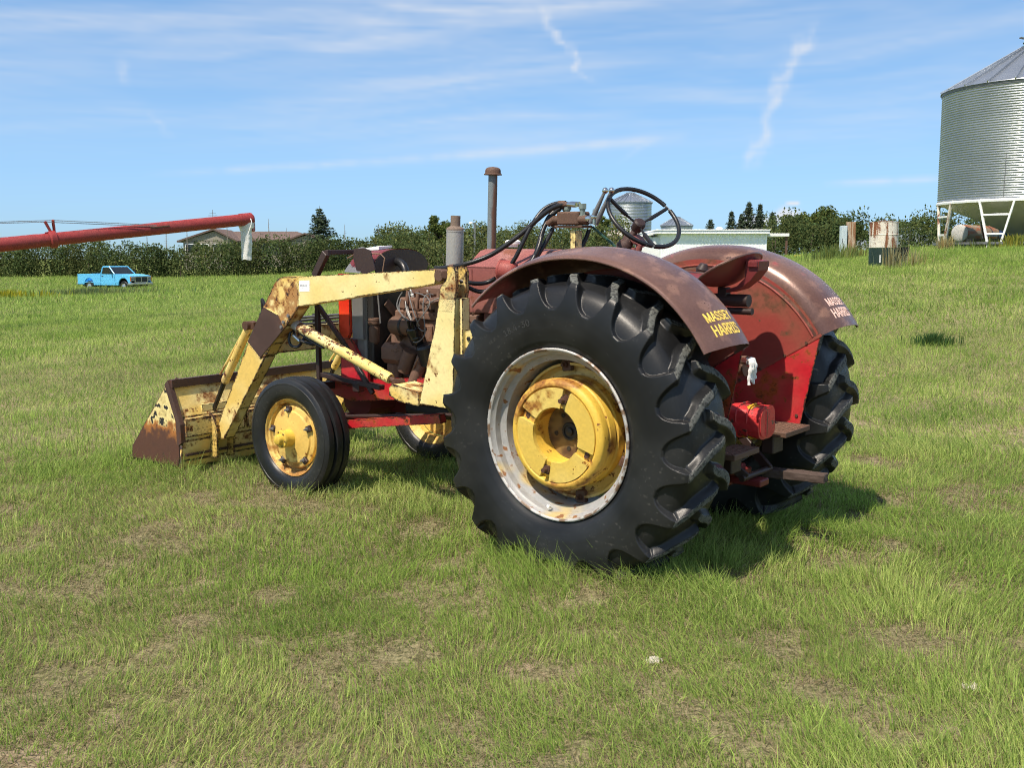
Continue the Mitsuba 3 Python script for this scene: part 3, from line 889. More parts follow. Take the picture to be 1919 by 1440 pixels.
# --- rear axle, gearbox, frame, platform
ax = tp(TR, 'rear_axle', cat(rod((0, -.62, RZ), (0, .62, RZ), .075, n=24), lathe([(.11, 0), (.15, .03), (.15, .10), (.11, .16)], (0, .28, RZ), (0, 1, 0), 32), lathe([(.11, 0), (.15, .03), (.15, .10), (.11, .16)], (0, -.28, RZ), (0, -1, 0), 32)), 'maroon_dark')
gb = tp(TR, 'gearbox', cat(box([-.33, -.25, .50], [.42, .25, .95], .05), box([.36, -.2, .58], [1.0, .2, .98], .04), box([-.30, -.20, .94], [.30, .20, 1.02], .02)), 'maroon_dark')
tp(gb, 'shaft_housing', rod((-.32, .0, .985), (-.50, .0, .985), .052, n=24), 'rust_brown')
for k in range(8):
    an = k * math.pi / 4 + .3
    tp(gb, 'cover_bolt', hexnut((-.331, .17 * math.cos(an), .76 + .17 * math.sin(an)), (-1, 0, 0), .012, .012), 'rust_bolt', False)
tp(gb, 'rear_cover', lathe([(.20, 0), (.20, .006), (.13, .012), (.12, .03), (.05, .04)], (-.329, 0, .76), (-1, 0, 0), 40), 'maroon_dark')
tp(gb, 'lift_link', cat(bar((-.30, .20, .66), (-.58, .13, .44), .02, .05), bar((-.30, -.20, .66), (-.58, -.13, .44), .02, .05), rod((-.57, -.16, .44), (-.57, .16, .44), .016)), 'dark_brown')
tp(gb, 'shaft_cover', lathe([(.085, 0), (.085, .02), (.06, .03)], (-.32, 0, .985), (-1, 0, 0), 24), 'maroon_dark')
tp(gb, 'control_shaft', cat(rod((-0.500, 0.083, 1.021), (-0.620, 0.215, 1.035), .017), lathe([(.024, 0), (.024, .015), (.018, .02)], (-0.600, 0.191, 1.034), (-1, 0, 0), 16)), 'chrome')
for s, x0, x1, z in ((1, -.60, -.30, .585), (-1, -.60, -.30, .61)):
    y0, y1 = (.16, .42) if s > 0 else (-.14, -.44)
    stp = tp(TR, 'step_plate', box([x0 - .06, y0, z], [x1, y1, z + .028], .003), 'rust_brown', False)
    g = []
    for i in range(9):
        for j in range(7):
            cx, cy = x0 - .045 + i * .038, min(y0, y1) + .022 + j * .038
            d = .010 if (i + j) % 2 else -.010
            g.append(bar((cx - d, cy - .010, z + .0285), (cx + d, cy + .010, z + .0285), .007, .004, 0))
    tp(stp, 'tread_lug', cat(*g), 'rust_brown', False, kind='stuff')
    tp(stp, 'bracket', cat(box([x0 + .02, y0 * .9 + y1 * .1, z - .10], [x0 + .09, y0 * .5 + y1 * .5, z - .001], .006)), 'dark_brown')
db = tp(TR, 'drawbar', cat(box([-.62, -.05, .38], [.1, .05, .415], .006), box([-.40, -.30, .34], [-.33, .30, .40], .006), box([-.36, -.05, .40], [-.28, .05, .56], .006)), 'maroon_dark')
tp(db, 'hitch_block', cat(box([-.50, -.03, .43], [-.37, .10, .48], .008), rod((-.44, .03, .48), (-.44, .03, .56), .014), lathe([(.03, 0), (.03, .03)], (-.44, .03, .53), (0, 0, 1), 16)), 'maroon_dark')

# --- seat
NS_, NA_ = 14, 60
a = np.linspace(0, 2 * np.pi, NA_, endpoint=False)
sx, sy = -.335, 0.0
L0, W0 = .205, .225
vs = []
for k in np.linspace(0, 1, NS_):
    x = sx + L0 * k * np.cos(a) * np.where(np.cos(a) > 0, 1.02, .92)
    y = sy + W0 * k * np.sin(a) * (1 - .16 * np.cos(a))
    back = np.clip(-np.cos(a), 0, 1)
    z = 1.385 + k ** 2.2 * (.055 + .105 * back ** .8) + .012 * np.cos(2 * a) * k ** 2 + .03 * (1 - k) * 0
    vs.append(np.stack([x, y, z], 1))
vs = np.array(vs)
top = vs.reshape(-1, 3)
bot = top - [0, 0, .005]
i, j = np.meshgrid(np.arange(NS_ - 1), np.arange(NA_), indexing='ij')
q = np.stack([i * NA_ + j, (i + 1) * NA_ + j, (i + 1) * NA_ + (j + 1) % NA_, i * NA_ + (j + 1) % NA_], -1).reshape(-1, 4)
n0 = len(top)
rim = (NS_ - 1) * NA_ + np.arange(NA_)
rim2 = (NS_ - 1) * NA_ + (np.arange(NA_) + 1) % NA_
f = np.vstack([q, q[:, ::-1] + n0, np.stack([rim, rim + n0, rim2 + n0, rim2], 1)])
seat = tp(TR, 'seat', trimesh.Trimesh(np.vstack([top, bot]), np.vstack([f[:, [0, 1, 2]], f[:, [0, 2, 3]]]), process=False), 'seat_red', 40)
tp(seat, 'rolled_rim', tube(vs[-1] - [0, 0, .003], .007, 8, closed=True), 'fender_paint', 40)
tp(seat, 'back_bracket', cat(prism([(-.505, 1.525), (-.575, 1.515), (-.57, 1.47), (-.53, 1.42), (-.47, 1.375), (-.40, 1.355), (-.40, 1.37), (-.46, 1.39), (-.50, 1.43)], -.055, .055),
                             bar((-.545, -.07, 1.50), (-.545, .07, 1.50), .05, .03)), 'maroon_dark', False)
tp(seat, 'spring_cylinder', cat(rod((-.50, .0, 1.315), (-.20, .0, 1.315), .032, n=20), rod((-.52, 0, 1.262), (-.15, 0, 1.262), .018), bar((-.36, 0, 1.29), (-.36, 0, 1.38), .05, .05)), 'dark_brown')
tp(seat, 'support_post', cat(bar((-.20, 0, .98), (-.22, 0, 1.36), .07, .05), bar((-.1, .05, 1.0), (-.2, .05, 1.3), .02, .03)), 'maroon_dark')
tp(TR, 'brake_lever', cat(tube(curve([(-.02, -.30, 1.0), (-.02, -.30, 1.30), (-.06, -.30, 1.44)], 16), .014), lathe([(.03, 0), (.035, .03), (.02, .06)], (-.06, -.30, 1.43), (-.3, 0, 1), 16)), 'dark_brown')

# --- steering wheel and column
al, be = .784, .254
nrm = np.array([-math.cos(al) * math.cos(be), math.sin(be), math.sin(al) * math.cos(be)])
hubc = np.array([.129, -.004, 1.737])
aa = np.cross([0, 1.0, 0], nrm)
aa /= np.linalg.norm(aa)
bb = np.cross(nrm, aa)
tt = np.linspace(0, 2 * np.pi, 72, endpoint=False)
rr = hubc + .212 * (np.cos(tt)[:, None] * aa + np.sin(tt)[:, None] * bb)
sw = tp(TR, 'steering_wheel', tube(rr, .006, 8, closed=True), 'grey_steel', 40)
for a0, a1 in ((-79, 152), (156, 270)):          # the cracked black cover of the rim, in two pieces
    t_ = np.radians(np.linspace(a0, a1, 60))
    tp(sw, 'rim_cover', tube(hubc + .212 * (np.cos(t_)[:, None] * aa + np.sin(t_)[:, None] * bb), .0118, 12), 'black_hose', 40)
low_hub = hubc - nrm * .062
for k, ang in enumerate((math.radians(34.5), math.radians(155), math.radians(275.5))):
    e = hubc + .208 * (math.cos(ang) * aa + math.sin(ang) * bb)
    m0 = low_hub + (e - low_hub) * .45 - nrm * .004
    pts = curve([low_hub + (e - low_hub) * .12, m0, e], 12)
    tp(sw, 'spoke', tube(pts, np.interp(np.linspace(0, 1, 12), [0, .3, .34, 1], [.0065, .0065, .012, .010]), 8), 'black_hose', 40)
tp(sw, 'hub', lathe([(.030, -.03), (.034, .0), (.034, .02), (.026, .03), (.0, .033)], low_hub, nrm, 20), 'dark_brown')
col0 = low_hub - nrm * .02
col1 = np.array((0.251, 0.030, 1.548))
col2 = col1 + (col1 - col0) / np.linalg.norm(col1 - col0) * .5
tp(TR, 'steering_column', cat(rod(col0, col1, .018, n=16), rod(col0 + (col1 - col0) * .35, col2, .034, n=20), lathe([(.042, 0), (.045, .03), (.035, .05)], col0 + (col1 - col0) * .62, col1 - col0, 20)), 'brown_steel')
tp(TR, 'throttle_quadrant', cat(rod((0.156, 0.050, 1.549), (0.157, 0.050, 1.577), .012), lathe([(.05, 0), (.052, .012), (.04, .016)], (0.178, -0.020, 1.611), (-.68, .1, .73), 24), rod((0.158, 0.000, 1.560), (0.148, 0.000, 1.594), .018)), 'tank_paint')

# --- fuel tank cowl: two bevelled ridges along x
def tank_mesh(x0, x1):
    sec = [(.255, 1.20), (.262, 1.24), (.262, 1.462), (.245, 1.478), (.135, 1.556), (.10, 1.563), (-.10, 1.563), (-.135, 1.556), (-.245, 1.478), (-.262, 1.462), (-.262, 1.24), (-.255, 1.20)]
    r = []
    for x, k in ((x0, .985), (x0 + .012, 1.0), (x1 - .012, 1.0), (x1, .985)):
        r.append([(x, y * k, (z - 1.38) * k + 1.38) for y, z in sec])
    r = np.array(r)
    n = len(sec)
    i, j = np.meshgrid(np.arange(3), np.arange(n), indexing='ij')
    q = np.stack([i * n + j, i * n + (j + 1) % n, (i + 1) * n + (j + 1) % n, (i + 1) * n + j], -1).reshape(-1, 4)
    f = np.vstack([q[:, [0, 1, 2]], q[:, [0, 2, 3]]])
    for base, o in ((0, 1), (3 * n, -1)):
        f = np.vstack([f, [[base, base + k, base + k + 1][::o] for k in range(1, n - 1)]])
    m = trimesh.Trimesh(r.reshape(-1, 3), f, process=False)
    trimesh.repair.fix_normals(m)
    return m


tk = tp(TR, 'fuel_tank', tank_mesh(.30, 1.165), 'tank_paint', 25)
tp(tk, 'seam', cat(tube([(.33, .262, 1.463), (1.155, .262, 1.463)], .004, 6), tube([(1.12, .258, 1.205), (1.12, .265, 1.45)], .004, 6)), 'tank_paint')
tp(tk, 'filler_cap', lathe([(.03, 0), (.03, .015), (.045, .017), (.046, .032), (.036, .040), (.012, .044)], (1.028, 0.000, 1.575), (0, 0, 1), 24), 'white_paint')
tp(TR, 'work_lamp_housing', lathe([(.030, .0), (.050, .015), (.058, .045), (.060, .085), (.063, .088), (.063, .10), (.0, .10)], (0.773, 0.280, 1.443), (.82, .10, .05), 32), 'red_cup', 40)
tp(TR, 'dash_panel', cat(box([.26, -.24, 1.15], [.30, .24, 1.52], .01), box([.28, -.2, .96], [1.1, .2, 1.21], .02)), 'maroon_dark')

# --- engine: frame rails, block, head, manifold
tp(TR, 'frame_rail', prism_uv([(2.42, .60), (2.42, .70), (1.30, .79), (.95, .80), (.95, .70), (1.30, .68), (2.2, .56)], .205, .235, .012), 'red_paint', False)
tp(TR, 'frame_rail', prism_uv([(2.42, .60), (2.42, .70), (1.30, .79), (.95, .80), (.95, .70), (1.30, .68), (2.2, .56)], -.205, -.235, .012), 'red_bright', False)
blk = tp(TR, 'engine_block', cat(box([1.15, -.15, .74], [1.86, .15, 1.13], .015), box([1.15, -.17, 1.125], [1.86, .17, 1.175], .008), box([1.2, -.13, .56], [1.86, .13, .745], .03)), 'engine_grime', 30)
tp(blk, 'cylinder_head', cat(box([1.16, -.14, 1.178], [1.85, .14, 1.255], .012), box([1.22, -.10, 1.256], [1.80, .10, 1.345], .04)), 'engine_grime', 30)
tp(blk, 'side_cover', cat(box([1.22, .151, .90], [1.52, .163, 1.09], .02), box([1.54, .151, .90], [1.78, .163, 1.09], .02), box([1.2, .151, .78], [1.8, .172, .87], .012)), 'engine_grime', 30)
for k in range(7):
    x = 1.24 + k * .088
    tp(blk, 'push_rod_tube', rod((x, .155, 1.17), (x, .135, 1.30), .012), 'engine_grime')
for k in range(6):
    tp(blk, 'head_bolt', cat(hexnut((1.2 + k * .115, .158, 1.175), (0, 0, 1), .012, .016)), 'rust_bolt', False)
for k in range(4):
    x = 1.30 + k * .145
    pl_ = tp(blk, 'spark_plug', lathe([(.010, 0), (.010, .018), (.006, .02), (.006, .045), (.004, .05)], (x, .125, 1.262), (0, .45, .9), 12), 'white_paint')
    tp(blk, 'cover_bolt', hexnut((x, .163, 1.075), (0, 1, 0), .010, .008), 'rust_bolt', False)
    tp(blk, 'cover_bolt', hexnut((x, .163, .915), (0, 1, 0), .010, .008), 'rust_bolt', False)
fan = tp(TR, 'cooling_fan', cat(*[moved(box([1.955, -.028, .03], [1.962, .028, .20], .001), shift(0, 0, 1.08) @ rot(45 + 90 * k, (1, 0, 0)) ) for k in range(4)], rod((1.93, 0, 1.08), (1.965, 0, 1.08), .035)), 'rust_brown', False)
tp(fan, 'belt', tube(np.array([(1.945, .055 * math.cos(t) * (1.6 if math.sin(t) < 0 else 1), 1.0 + .20 * math.sin(t)) for t in np.linspace(0, 2 * np.pi, 40, endpoint=False)]), .009, 6, closed=True), 'black_hose')
tp(TR, 'bell_housing', cat(lathe([(.26, 0), (.26, .06), (.22, .12)], (1.0, 0, .90), (1, 0, 0), 36)), 'engine_grime')
tp(blk, 'breather_plate', lathe([(.06, 0), (.062, .012), (.04, .018)], (1.508, 0.180, 1.241), (0, .3, 1), 24), 'rust_brown')
# timing cover, governor, water pump and generator in the front left corner
tp(blk, 'timing_cover', box([1.86, -.15, .72], [1.93, .15, 1.13], .02), 'engine_grime')
gen = tp(TR, 'generator', cat(rod((1.60, .225, 1.085), (1.80, .225, 1.085), .058, n=24), lathe([(.052, 0), (.045, .02), (.02, .03)], (1.80, .225, 1.085), (1, 0, 0), 24), bar((1.62, .18, 1.0), (1.62, .22, 1.06), .03, .06), bar((1.78, .18, 1.0), (1.78, .22, 1.06), .03, .06)), 'rust_brown')
tp(gen, 'band', lathe([(.061, 0), (.061, .02)], (1.70, .225, 1.085), (1, 0, 0), 24), 'black_steel')
fl = tp(TR, 'oil_filler', lathe([(.022, -.12), (.034, -.10), (.036, -.02), (.030, 0)], (1.993, 0.220, 1.074), (0, 0, 1), 20), 'rust_brown')
tp(fl, 'cap', lathe([(.034, 0), (.038, .006), (.038, .018), (.032, .020), (.032, .026), (.038, .028), (.036, .042), (.02, .046)], (1.993, 0.220, 1.078), (0, 0, 1), 20), 'rust_brown')
tp(TR, 'governor_housing', cat(box([1.74, .15, .84], [1.93, .25, .97], .03), box([1.80, .15, .70], [1.90, .22, .85], .02), rod((1.68, .21, .93), (1.74, .21, .80), .045), rod((1.58, .20, .90), (1.66, .22, .70), .04)), 'engine_grime')
dist = tp(TR, 'distributor', lathe([(.022, -.14), (.024, -.06), (.042, -.045), (.045, -.01), (.040, .0), (.046, .004), (.046, .05), (.036, .062), (.020, .068)], (1.608, 0.235, 1.030), (.10, .35, .9), 28), 'black_shiny', 40)
dpos = np.array((1.601, 0.250, 1.091))
for k in range(5):
    ang = k * 1.256
    q0 = dpos + [.022 * math.cos(ang), .022 * math.sin(ang) + .02, .006]
    tp(dist, 'terminal', rod(q0 - [0, .005, .02], q0 + [0, .01, .03], .008, n=8), 'black_shiny')
for pts in (((1.596, 0.260, 1.098), (1.690, 0.270, 1.160), (1.762, 0.240, 1.214), (1.753, 0.200, 1.292)), ((1.587, 0.260, 1.092), (1.649, 0.270, 1.129), (1.733, 0.250, 1.190), (1.743, 0.220, 1.254)),
            ((1.569, 0.260, 1.093), (1.508, 0.270, 1.168), (1.473, 0.250, 1.227), (1.587, 0.200, 1.285), (1.657, 0.180, 1.291)), ((1.560, 0.260, 1.087), (1.501, 0.270, 1.071), (1.517, 0.260, 1.199), (1.523, 0.220, 1.288), (1.507, 0.180, 1.283)),
            ((1.550, 0.260, 1.094), (1.589, 0.270, 1.181), (1.649, 0.240, 1.258), (1.717, 0.180, 1.293)), ((1.630, 0.250, 1.030), (1.579, 0.270, 0.995), (1.515, 0.270, 1.025), (1.529, 0.240, 1.100)), ((1.505, 0.240, 1.215), (1.456, 0.220, 1.258), (1.426, 0.200, 1.271))):
    tp(dist, 'ignition_lead', tube(curve(pts, 24), .0036, 7), 'grey_lead', 40)
for pts in (((1.596, 0.260, 1.105), (1.655, 0.250, 1.160), (1.706, 0.220, 1.239)), ((1.577, 0.260, 1.112), (1.632, 0.250, 1.141), (1.678, 0.230, 1.207))):
    tp(dist, 'dark_lead', tube(curve(pts, 16), .007, 7), 'black_hose', 40)
tp(TR, 'oil_filter', lathe([(.045, -.07), (.062, -.06), (.062, .05), (.050, .065)], (1.520, 0.220, 0.922), (.1, .3, .95), 28), 'black_hose')
tp(TR, 'fuel_line', tube(curve([(1.393, 0.240, 1.011), (1.499, 0.250, 0.972), (1.615, 0.250, 0.832), (1.669, 0.220, 0.791)], 20), .005, 7), 'copper_line')
tp(TR, 'dipstick', rod((1.953, 0.220, 1.270), (1.934, 0.220, 1.091), .005, n=8), 'grey_lead')
tp(TR, 'starter_motor', cat(rod((1.25, -.22, .80), (1.62, -.22, .80), .06, n=20)), 'black_steel')
# exhaust manifold on the far side with the muffler, air stack with its rain cap
tp(TR, 'exhaust_manifold', cat(box([1.22, -.24, 1.16], [1.8, -.15, 1.23], .02), tube(curve([(1.40, -.19, 1.20), (1.40, -.1, 1.32), (1.395, .04, 1.38), (1.395, .1, 1.42)], 20), .03, 12)), 'rust_brown')
mu0, mu1 = np.array((1.405, 0.100, 1.423)), np.array((1.394, 0.100, 1.676))
up = (mu1 - mu0) / np.linalg.norm(mu1 - mu0)
L = np.linalg.norm(mu1 - mu0)
mf_ = tp(TR, 'muffler', lathe([(.030, -.10), (.030, -.02), (.053, 0), (.053, L - .012), (.0555, L - .010), (.0555, L - .002)], mu0, up, 32), 'muffler_grey', 40)
tp(mf_, 'tail_pipe', lathe([(.0555, 0), (.053, .010), (.031, .022), (.0295, .026), (.0295, .085), (.027, .085), (.027, .03)], mu1, up, 28, cap=False), 'old_pipe', 35)
st0, st1 = np.array((1.237, -0.050, 1.519)), np.array((1.222, -0.050, 2.005))
up = (st1 - st0) / np.linalg.norm(st1 - st0)
stk = tp(TR, 'air_stack', lathe([(.0275, -.15), (.0275, np.linalg.norm(st1 - st0))], st0, up, 24), 'pipe_grey', 40)
tp(stk, 'rain_cap', lathe([(.028, -.004), (.052, -.004), (.055, .0), (.054, .003), (.048, .006), (.047, .026), (.040, .037), (.026, .043), (.0, .046)], st1, up, 32), 'rust_brown', 40)

# --- radiator and what is left of the hood
rad = tp(TR, 'radiator', box([2.03, -.26, .80], [2.12, .26, 1.40], .012), 'grey_steel', 30)
tp(rad, 'side_panel', prism_uv([(2.026, .985), (2.125, .985), (2.125, 1.40), (2.026, 1.40)], .262, .285, .008), 'grey_steel', False)
tp(rad, 'fan_shroud', box([1.975, -.25, .78], [2.028, .25, 1.36], .01), 'black_steel')
tp(TR, 'grille_side', prism_uv([(2.145, 1.02), (2.165, .985), (2.215, .985), (2.245, 1.03), (2.245, 1.40), (2.145, 1.40)], .268, .292, .008), 'red_bright', False)
tp(TR, 'grille_side', prism_uv([(2.145, 1.02), (2.165, .985), (2.215, .985), (2.245, 1.03), (2.245, 1.40), (2.145, 1.40)], -.268, -.292, .008), 'red_bright', False)
tp(TR, 'grille_base', prism_uv([(2.245, .98), (2.15, .985), (1.99, .78), (1.99, .68), (2.245, .68)], .262, .285, .01), 'red_paint', False)
tp(TR, 'grille_base', box([2.13, -.28, .66], [2.24, .26, .98], .012), 'maroon_dark')
tp(TR, 'front_pedestal', cat(prism([(2.10, .68), (2.42, .68), (2.38, .50), (2.25, .40), (2.13, .50)], -.14, .14), box([2.27, -.10, .36], [2.39, .10, .52], .02)), 'maroon_dark', False)
# broken hood: front shell over the radiator, its rear end open to the engine
hood = []
for x, k in ((2.24, .82), (2.17, .92), (2.05, .98), (1.96, 1.0)):
    aq = np.linspace(-1.28, 1.28, 28)
    hood.append(np.stack([np.full(28, x), .262 * k * np.sign(np.sin(aq)) * np.abs(np.sin(aq)) ** .8, 1.375 + .185 * k * np.abs(np.cos(aq)) ** .75], 1))
hood = np.array(hood)
n, k = hood.shape[:2]
i, j = np.meshgrid(np.arange(n - 1), np.arange(k - 1), indexing='ij')
q = np.stack([i * k + j, i * k + j + 1, (i + 1) * k + j + 1, (i + 1) * k + j], -1).reshape(-1, 4)
hm = trimesh.Trimesh(hood.reshape(-1, 3), np.vstack([q[:, [0, 1, 2]], q[:, [0, 2, 3]]]), process=False)
hk = tp(TR, 'hood', hm, 'maroon_dark', 40)
aq = np.linspace(-1.2, 1.2, 30)
bulk = np.stack([.262 * np.sign(np.sin(aq)) * np.abs(np.sin(aq)) ** .8, 1.372 + .183 * np.abs(np.cos(aq)) ** .75], 1)
bm = trimesh.creation.extrude_polygon(Polygon(np.vstack([bulk, [(.20, 1.34), (-.20, 1.34)]])), .008, engine='earcut')
bm = trimesh.Trimesh(np.stack([1.955 + bm.vertices[:, 2], bm.vertices[:, 0], bm.vertices[:, 1]], 1), bm.faces, process=False)
tp(hk, 'bulkhead', bm, 'dark_brown', False)
tp(hk, 'bent_side_sheet', prism([(2.02, 1.40), (2.10, 1.42), (2.13, 1.50), (2.12, 1.56), (2.03, 1.565), (1.97, 1.55), (1.93, 1.43)], .255, .262), 'dark_brown', False)
tp(hk, 'torn_panel', trimesh.convex.convex_hull(np.array([(2.209, 0.270, 1.411), (2.063, 0.270, 1.407), (2.234, 0.200, 1.463), (2.158, 0.120, 1.480), (2.045, 0.240, 1.447), (2.249, 0.220, 1.429)])), 'grey_steel', 25)
tp(hk, 'red_strip', bar((2.267, 0.100, 1.468), (2.263, 0.050, 1.534), .03, .02), 'red_bright')
tp(hk, 'lamp', lathe([(.015, 0), (.03, .01), (.03, .03), (.01, .05)], (2.193, 0.100, 1.531), (.6, .5, .4), 20), 'grey_lead')
tp(TR, 'radiator_hose', tube(curve([(2.057, 0.040, 1.477), (1.988, 0.040, 1.481), (1.910, 0.050, 1.465), (1.863, 0.060, 1.412)], 20), .026, 14), 'black_hose')
tp(TR, 'choke_rod', tube(np.array([(2.175, 0.270, 1.500), (2.111, 0.250, 1.532), (1.890, 0.250, 1.529), (1.853, 0.250, 1.503), (1.874, 0.250, 1.420)]), .004, 7), 'copper_line')

# ---------------------------------------------------------------- the tractor: loader
YO, YI = .55, .45
arm_top = [(1.138, 0.550, 1.455), (2.346, 0.550, 1.386)]
beam = [(1.138, 0.550, 1.455), (2.330, 0.550, 1.386), (2.335, 0.550, 1.197), (1.142, 0.550, 1.373)]
knee = [(2.330, 0.550, 1.386), (2.478, 0.550, 1.383), (2.526, 0.550, 1.370), (2.576, 0.550, 1.329), (2.687, 0.550, 1.182), (2.872, 0.550, 0.939), (2.745, 0.550, 0.840), (2.687, 0.550, 0.858), (2.614, 0.550, 0.942), (2.462, 0.550, 1.071), (2.335, 0.550, 1.197)]
leg = [(2.859, 0.550, 0.954), (3.271, 0.550, 0.303), (3.293, 0.550, 0.259), (3.255, 0.550, 0.224), (3.188, 0.550, 0.238), (3.003, 0.550, 0.469), (2.696, 0.550, 0.851), (2.745, 0.550, 0.840)]
plate = [(2.683, 0.553, 1.182), (2.868, 0.553, 0.939), (2.741, 0.553, 0.840), (2.610, 0.553, 0.943), (2.486, 0.553, 1.046), (2.541, 0.553, 1.136), (2.623, 0.553, 1.154)]
xz = lambda P: [(q[0], q[2]) for q in P]
post = [(1.091, 0.550, 1.293), (0.990, 0.550, 1.297), (1.018, 0.550, 0.674), (1.276, 0.550, 0.681)]


def loader_side(s):
    y = lambda v: s * v
    arm = tp(TR, 'loader_arm', prism_uv(xz(beam), y(YI), y(YO), .016), 'yellow_paint', False)
    tp(arm, 'knee', prism_uv(xz(knee), y(YI + .004), y(YO - .002), .03), 'yellow_knee', False)
    tp(arm, 'leg', prism_uv(xz(leg), y(YI + .008), y(YO - .006), .02), 'yellow_worn', False)
    tp(arm, 'gusset_plate', prism_uv(xz(plate), y(YO - .001), y(YO + .004), .01), 'brown_steel', False)
    tp(arm, 'pivot_pin', cat(rod((1.059, 0.560, 1.427), (1.180, 0.430, 1.421), .020, n=18) if s > 0 else mirror_y(rod((1.059, 0.560, 1.427), (1.180, 0.430, 1.421), .020, n=18))), 'rust_bolt')
    for px in ((2.480, 0.556, 1.091), (2.503, 0.556, 1.059), (2.429, 0.556, 1.135)):
        p = np.array(px) * [1, s, 1]
        tp(arm, 'bolt', hexnut(p - [0, s * .004, 0], (0, s, 0), .012, .010), 'grey_steel', False)
    yw = s * (YO + .001)
    bead = lambda a, b: tube(np.array([(a[0] + (b[0] - a[0]) * f_ + .0012 * math.sin(f_ * 90), yw, a[2] + (b[2] - a[2]) * f_ + .0012 * math.cos(f_ * 70)) for f_ in np.linspace(0, 1, 24)]), .0045 * (1 + .25 * np.sin(np.arange(24) * 2.1)), 6)
    tp(arm, 'weld_bead', cat(bead(beam[1], beam[2]), bead(plate[0], plate[5]), bead(plate[1], plate[2])), 'yellow_bare', 40)
    # rusty pivot yoke at the rear end of the arm
    yk = cat(bar((1.197, 0.500, 1.431), (1.103, 0.500, 1.428), .09, .05, .006), lathe([(.032, -.055), (.032, .055)], (1.111, 0.500, 1.421), (0, 1, 0), 24))
    tp(arm, 'yoke', yk if s > 0 else mirror_y(yk), 'rust_brown')
    # upright post: tapered box, fork at its head
    X = [q[0] for q in post]
    pst = tp(TR, 'loader_upright', prism_uv([(post[0][0] + .012, post[0][2]), (post[1][0], post[1][2]), (post[2][0], post[2][2]), (post[3][0], post[3][2])], y(YI - .01), y(YO), .010), 'yellow_paint', False)
    fk = []
    for yy in (.538, .452):
        fk.append(prism_uv([(1.125, 1.22), (1.015, 1.22), (.985, 1.33), (.985, 1.445), (1.0, 1.47), (1.045, 1.47), (1.06, 1.40), (1.10, 1.36)], y(yy - .012), y(yy + .012), .008))
    tp(pst, 'fork', join_uv(*fk), 'yellow_worn', False)
    tp(pst, 'lug_plate', join_uv(prism_uv([(.985, 1.02), (.90, 1.02), (.90, 1.125), (.985, 1.125)], y(.49), y(.505), .008)), 'yellow_paint', False)
    tp(pst, 'pin', rod((.93, y(.485), 1.075), (.93, y(.512), 1.075), .012), 'black_steel')
    tp(pst, 'rear_rib', box_uv([.955, y(.47), .70], [.975, y(.53), 1.30], .008), 'yellow_paint', False)
    # foot: side bracket that carries the lower end of the lift cylinder
    ft = join_uv(prism_uv([(post[3][0] + .01, .665), (post[3][0] + .01, .745), (1.50, .775), (1.53, .75), (1.53, .705), (1.45, .675)], y(.36), y(.545), .012))
    tp(pst, 'foot', ft, 'yellow_worn', False)
    tp(pst, 'foot_plate', box_uv([1.22, y(.24), .76], [1.42, y(.262), .90], .01), 'yellow_worn', False)
    tp(pst, 'cross_bracket', box([1.06, min(y(.2), y(.46)), .70], [1.3, max(y(.2), y(.46)), .76], .01), 'maroon_dark')
    # lift cylinder
    c0, c1 = np.array((2.447, 0.475, 1.067)) * [1, s, 1], np.array((1.582, 0.475, 0.789)) * [1, s, 1]
    d = c1 - c0
    lc = tp(TR, 'lift_cylinder', lathe([(.020, -.03), (.030, 0), (.0335, .012), (.0335, np.linalg.norm(d) - .02), (.030, np.linalg.norm(d) - .005)], c0, d, 28), 'yellow_chipped', 40)
    tp(lc, 'end_cap', lathe([(.022, -.035), (.034, -.03), (.035, .03), (.034, .035)], c0, d, 28), 'muffler_grey')
    e = np.array((1.520, 0.475, 0.769)) * [1, s, 1]
    tp(lc, 'rod_eye', cat(rod(c1, e, .018), lathe([(.030, -.028), (.030, .028)], e, (0, 1, 0), 24), hexnut(e + [0, s * .03, 0], (0, s, 0), .018, .014)), 'rust_bolt')
    tp(lc, 'oil_pipe', tube(curve([c0 + d * .04 + [0, 0, -.04], c0 + d * .15 + [0, 0, -.048], c0 + d * .30 + [0, 0, -.047]], 16), .009, 8), 'black_hose')
    # dump cylinder down the front of the leg
    b0, b1, b2 = (np.array(q) * [1, s, 1] for q in ((2.909, 0.500, 1.044), (3.217, 0.500, 0.632), (3.399, 0.500, 0.362)))
    d = b1 - b0
    dc = tp(TR, 'dump_cylinder', lathe([(.018, 0), (.0285, .012), (.0285, np.linalg.norm(d) - .01), (.025, np.linalg.norm(d))], b0, d, 24), 'yellow_bare', 40)
    tp(dc, 'piston_rod', rod(b1, b2, .016, n=16), 'black_shiny')
    tp(dc, 'top_clevis', cat(lathe([(.030, -.04), (.030, .04)], b0, (0, 1, 0), 20), bar(b0 + [-.06, 0, .0], b0, .03, .05)), 'rust_bolt')
    tp(dc, 'oil_tube', tube([b0 + [.045, 0, -.02], b1 + [.048, 0, .05]], .008, 8), 'yellow_bare')
    tp(dc, 'lower_link', cat(bar(b2, np.array((3.411, 0.500, 0.291)) * [1, s, 1], .04, .03), lathe([(.024, -.03), (.024, .03)], b2, (0, 1, 0), 20)), 'black_steel')
    h = [np.array(q) * [1, s, 1] for q in ((2.522, 0.450, 1.044), (2.533, 0.470, 0.985), (2.514, 0.470, 0.930), (2.474, 0.450, 0.924), (2.466, 0.420, 0.954), (2.440, 0.400, 0.986))]
    tp(lc, 'hose_loop', tube(curve(h, 30), .010, 8), 'black_hose')
    h = [np.array(q) * [1, s, 1] for q in ((2.512, 0.450, 1.034), (2.470, 0.460, 0.981), (2.397, 0.450, 0.957), (2.348, 0.430, 0.945), (2.431, 0.430, 0.981))]
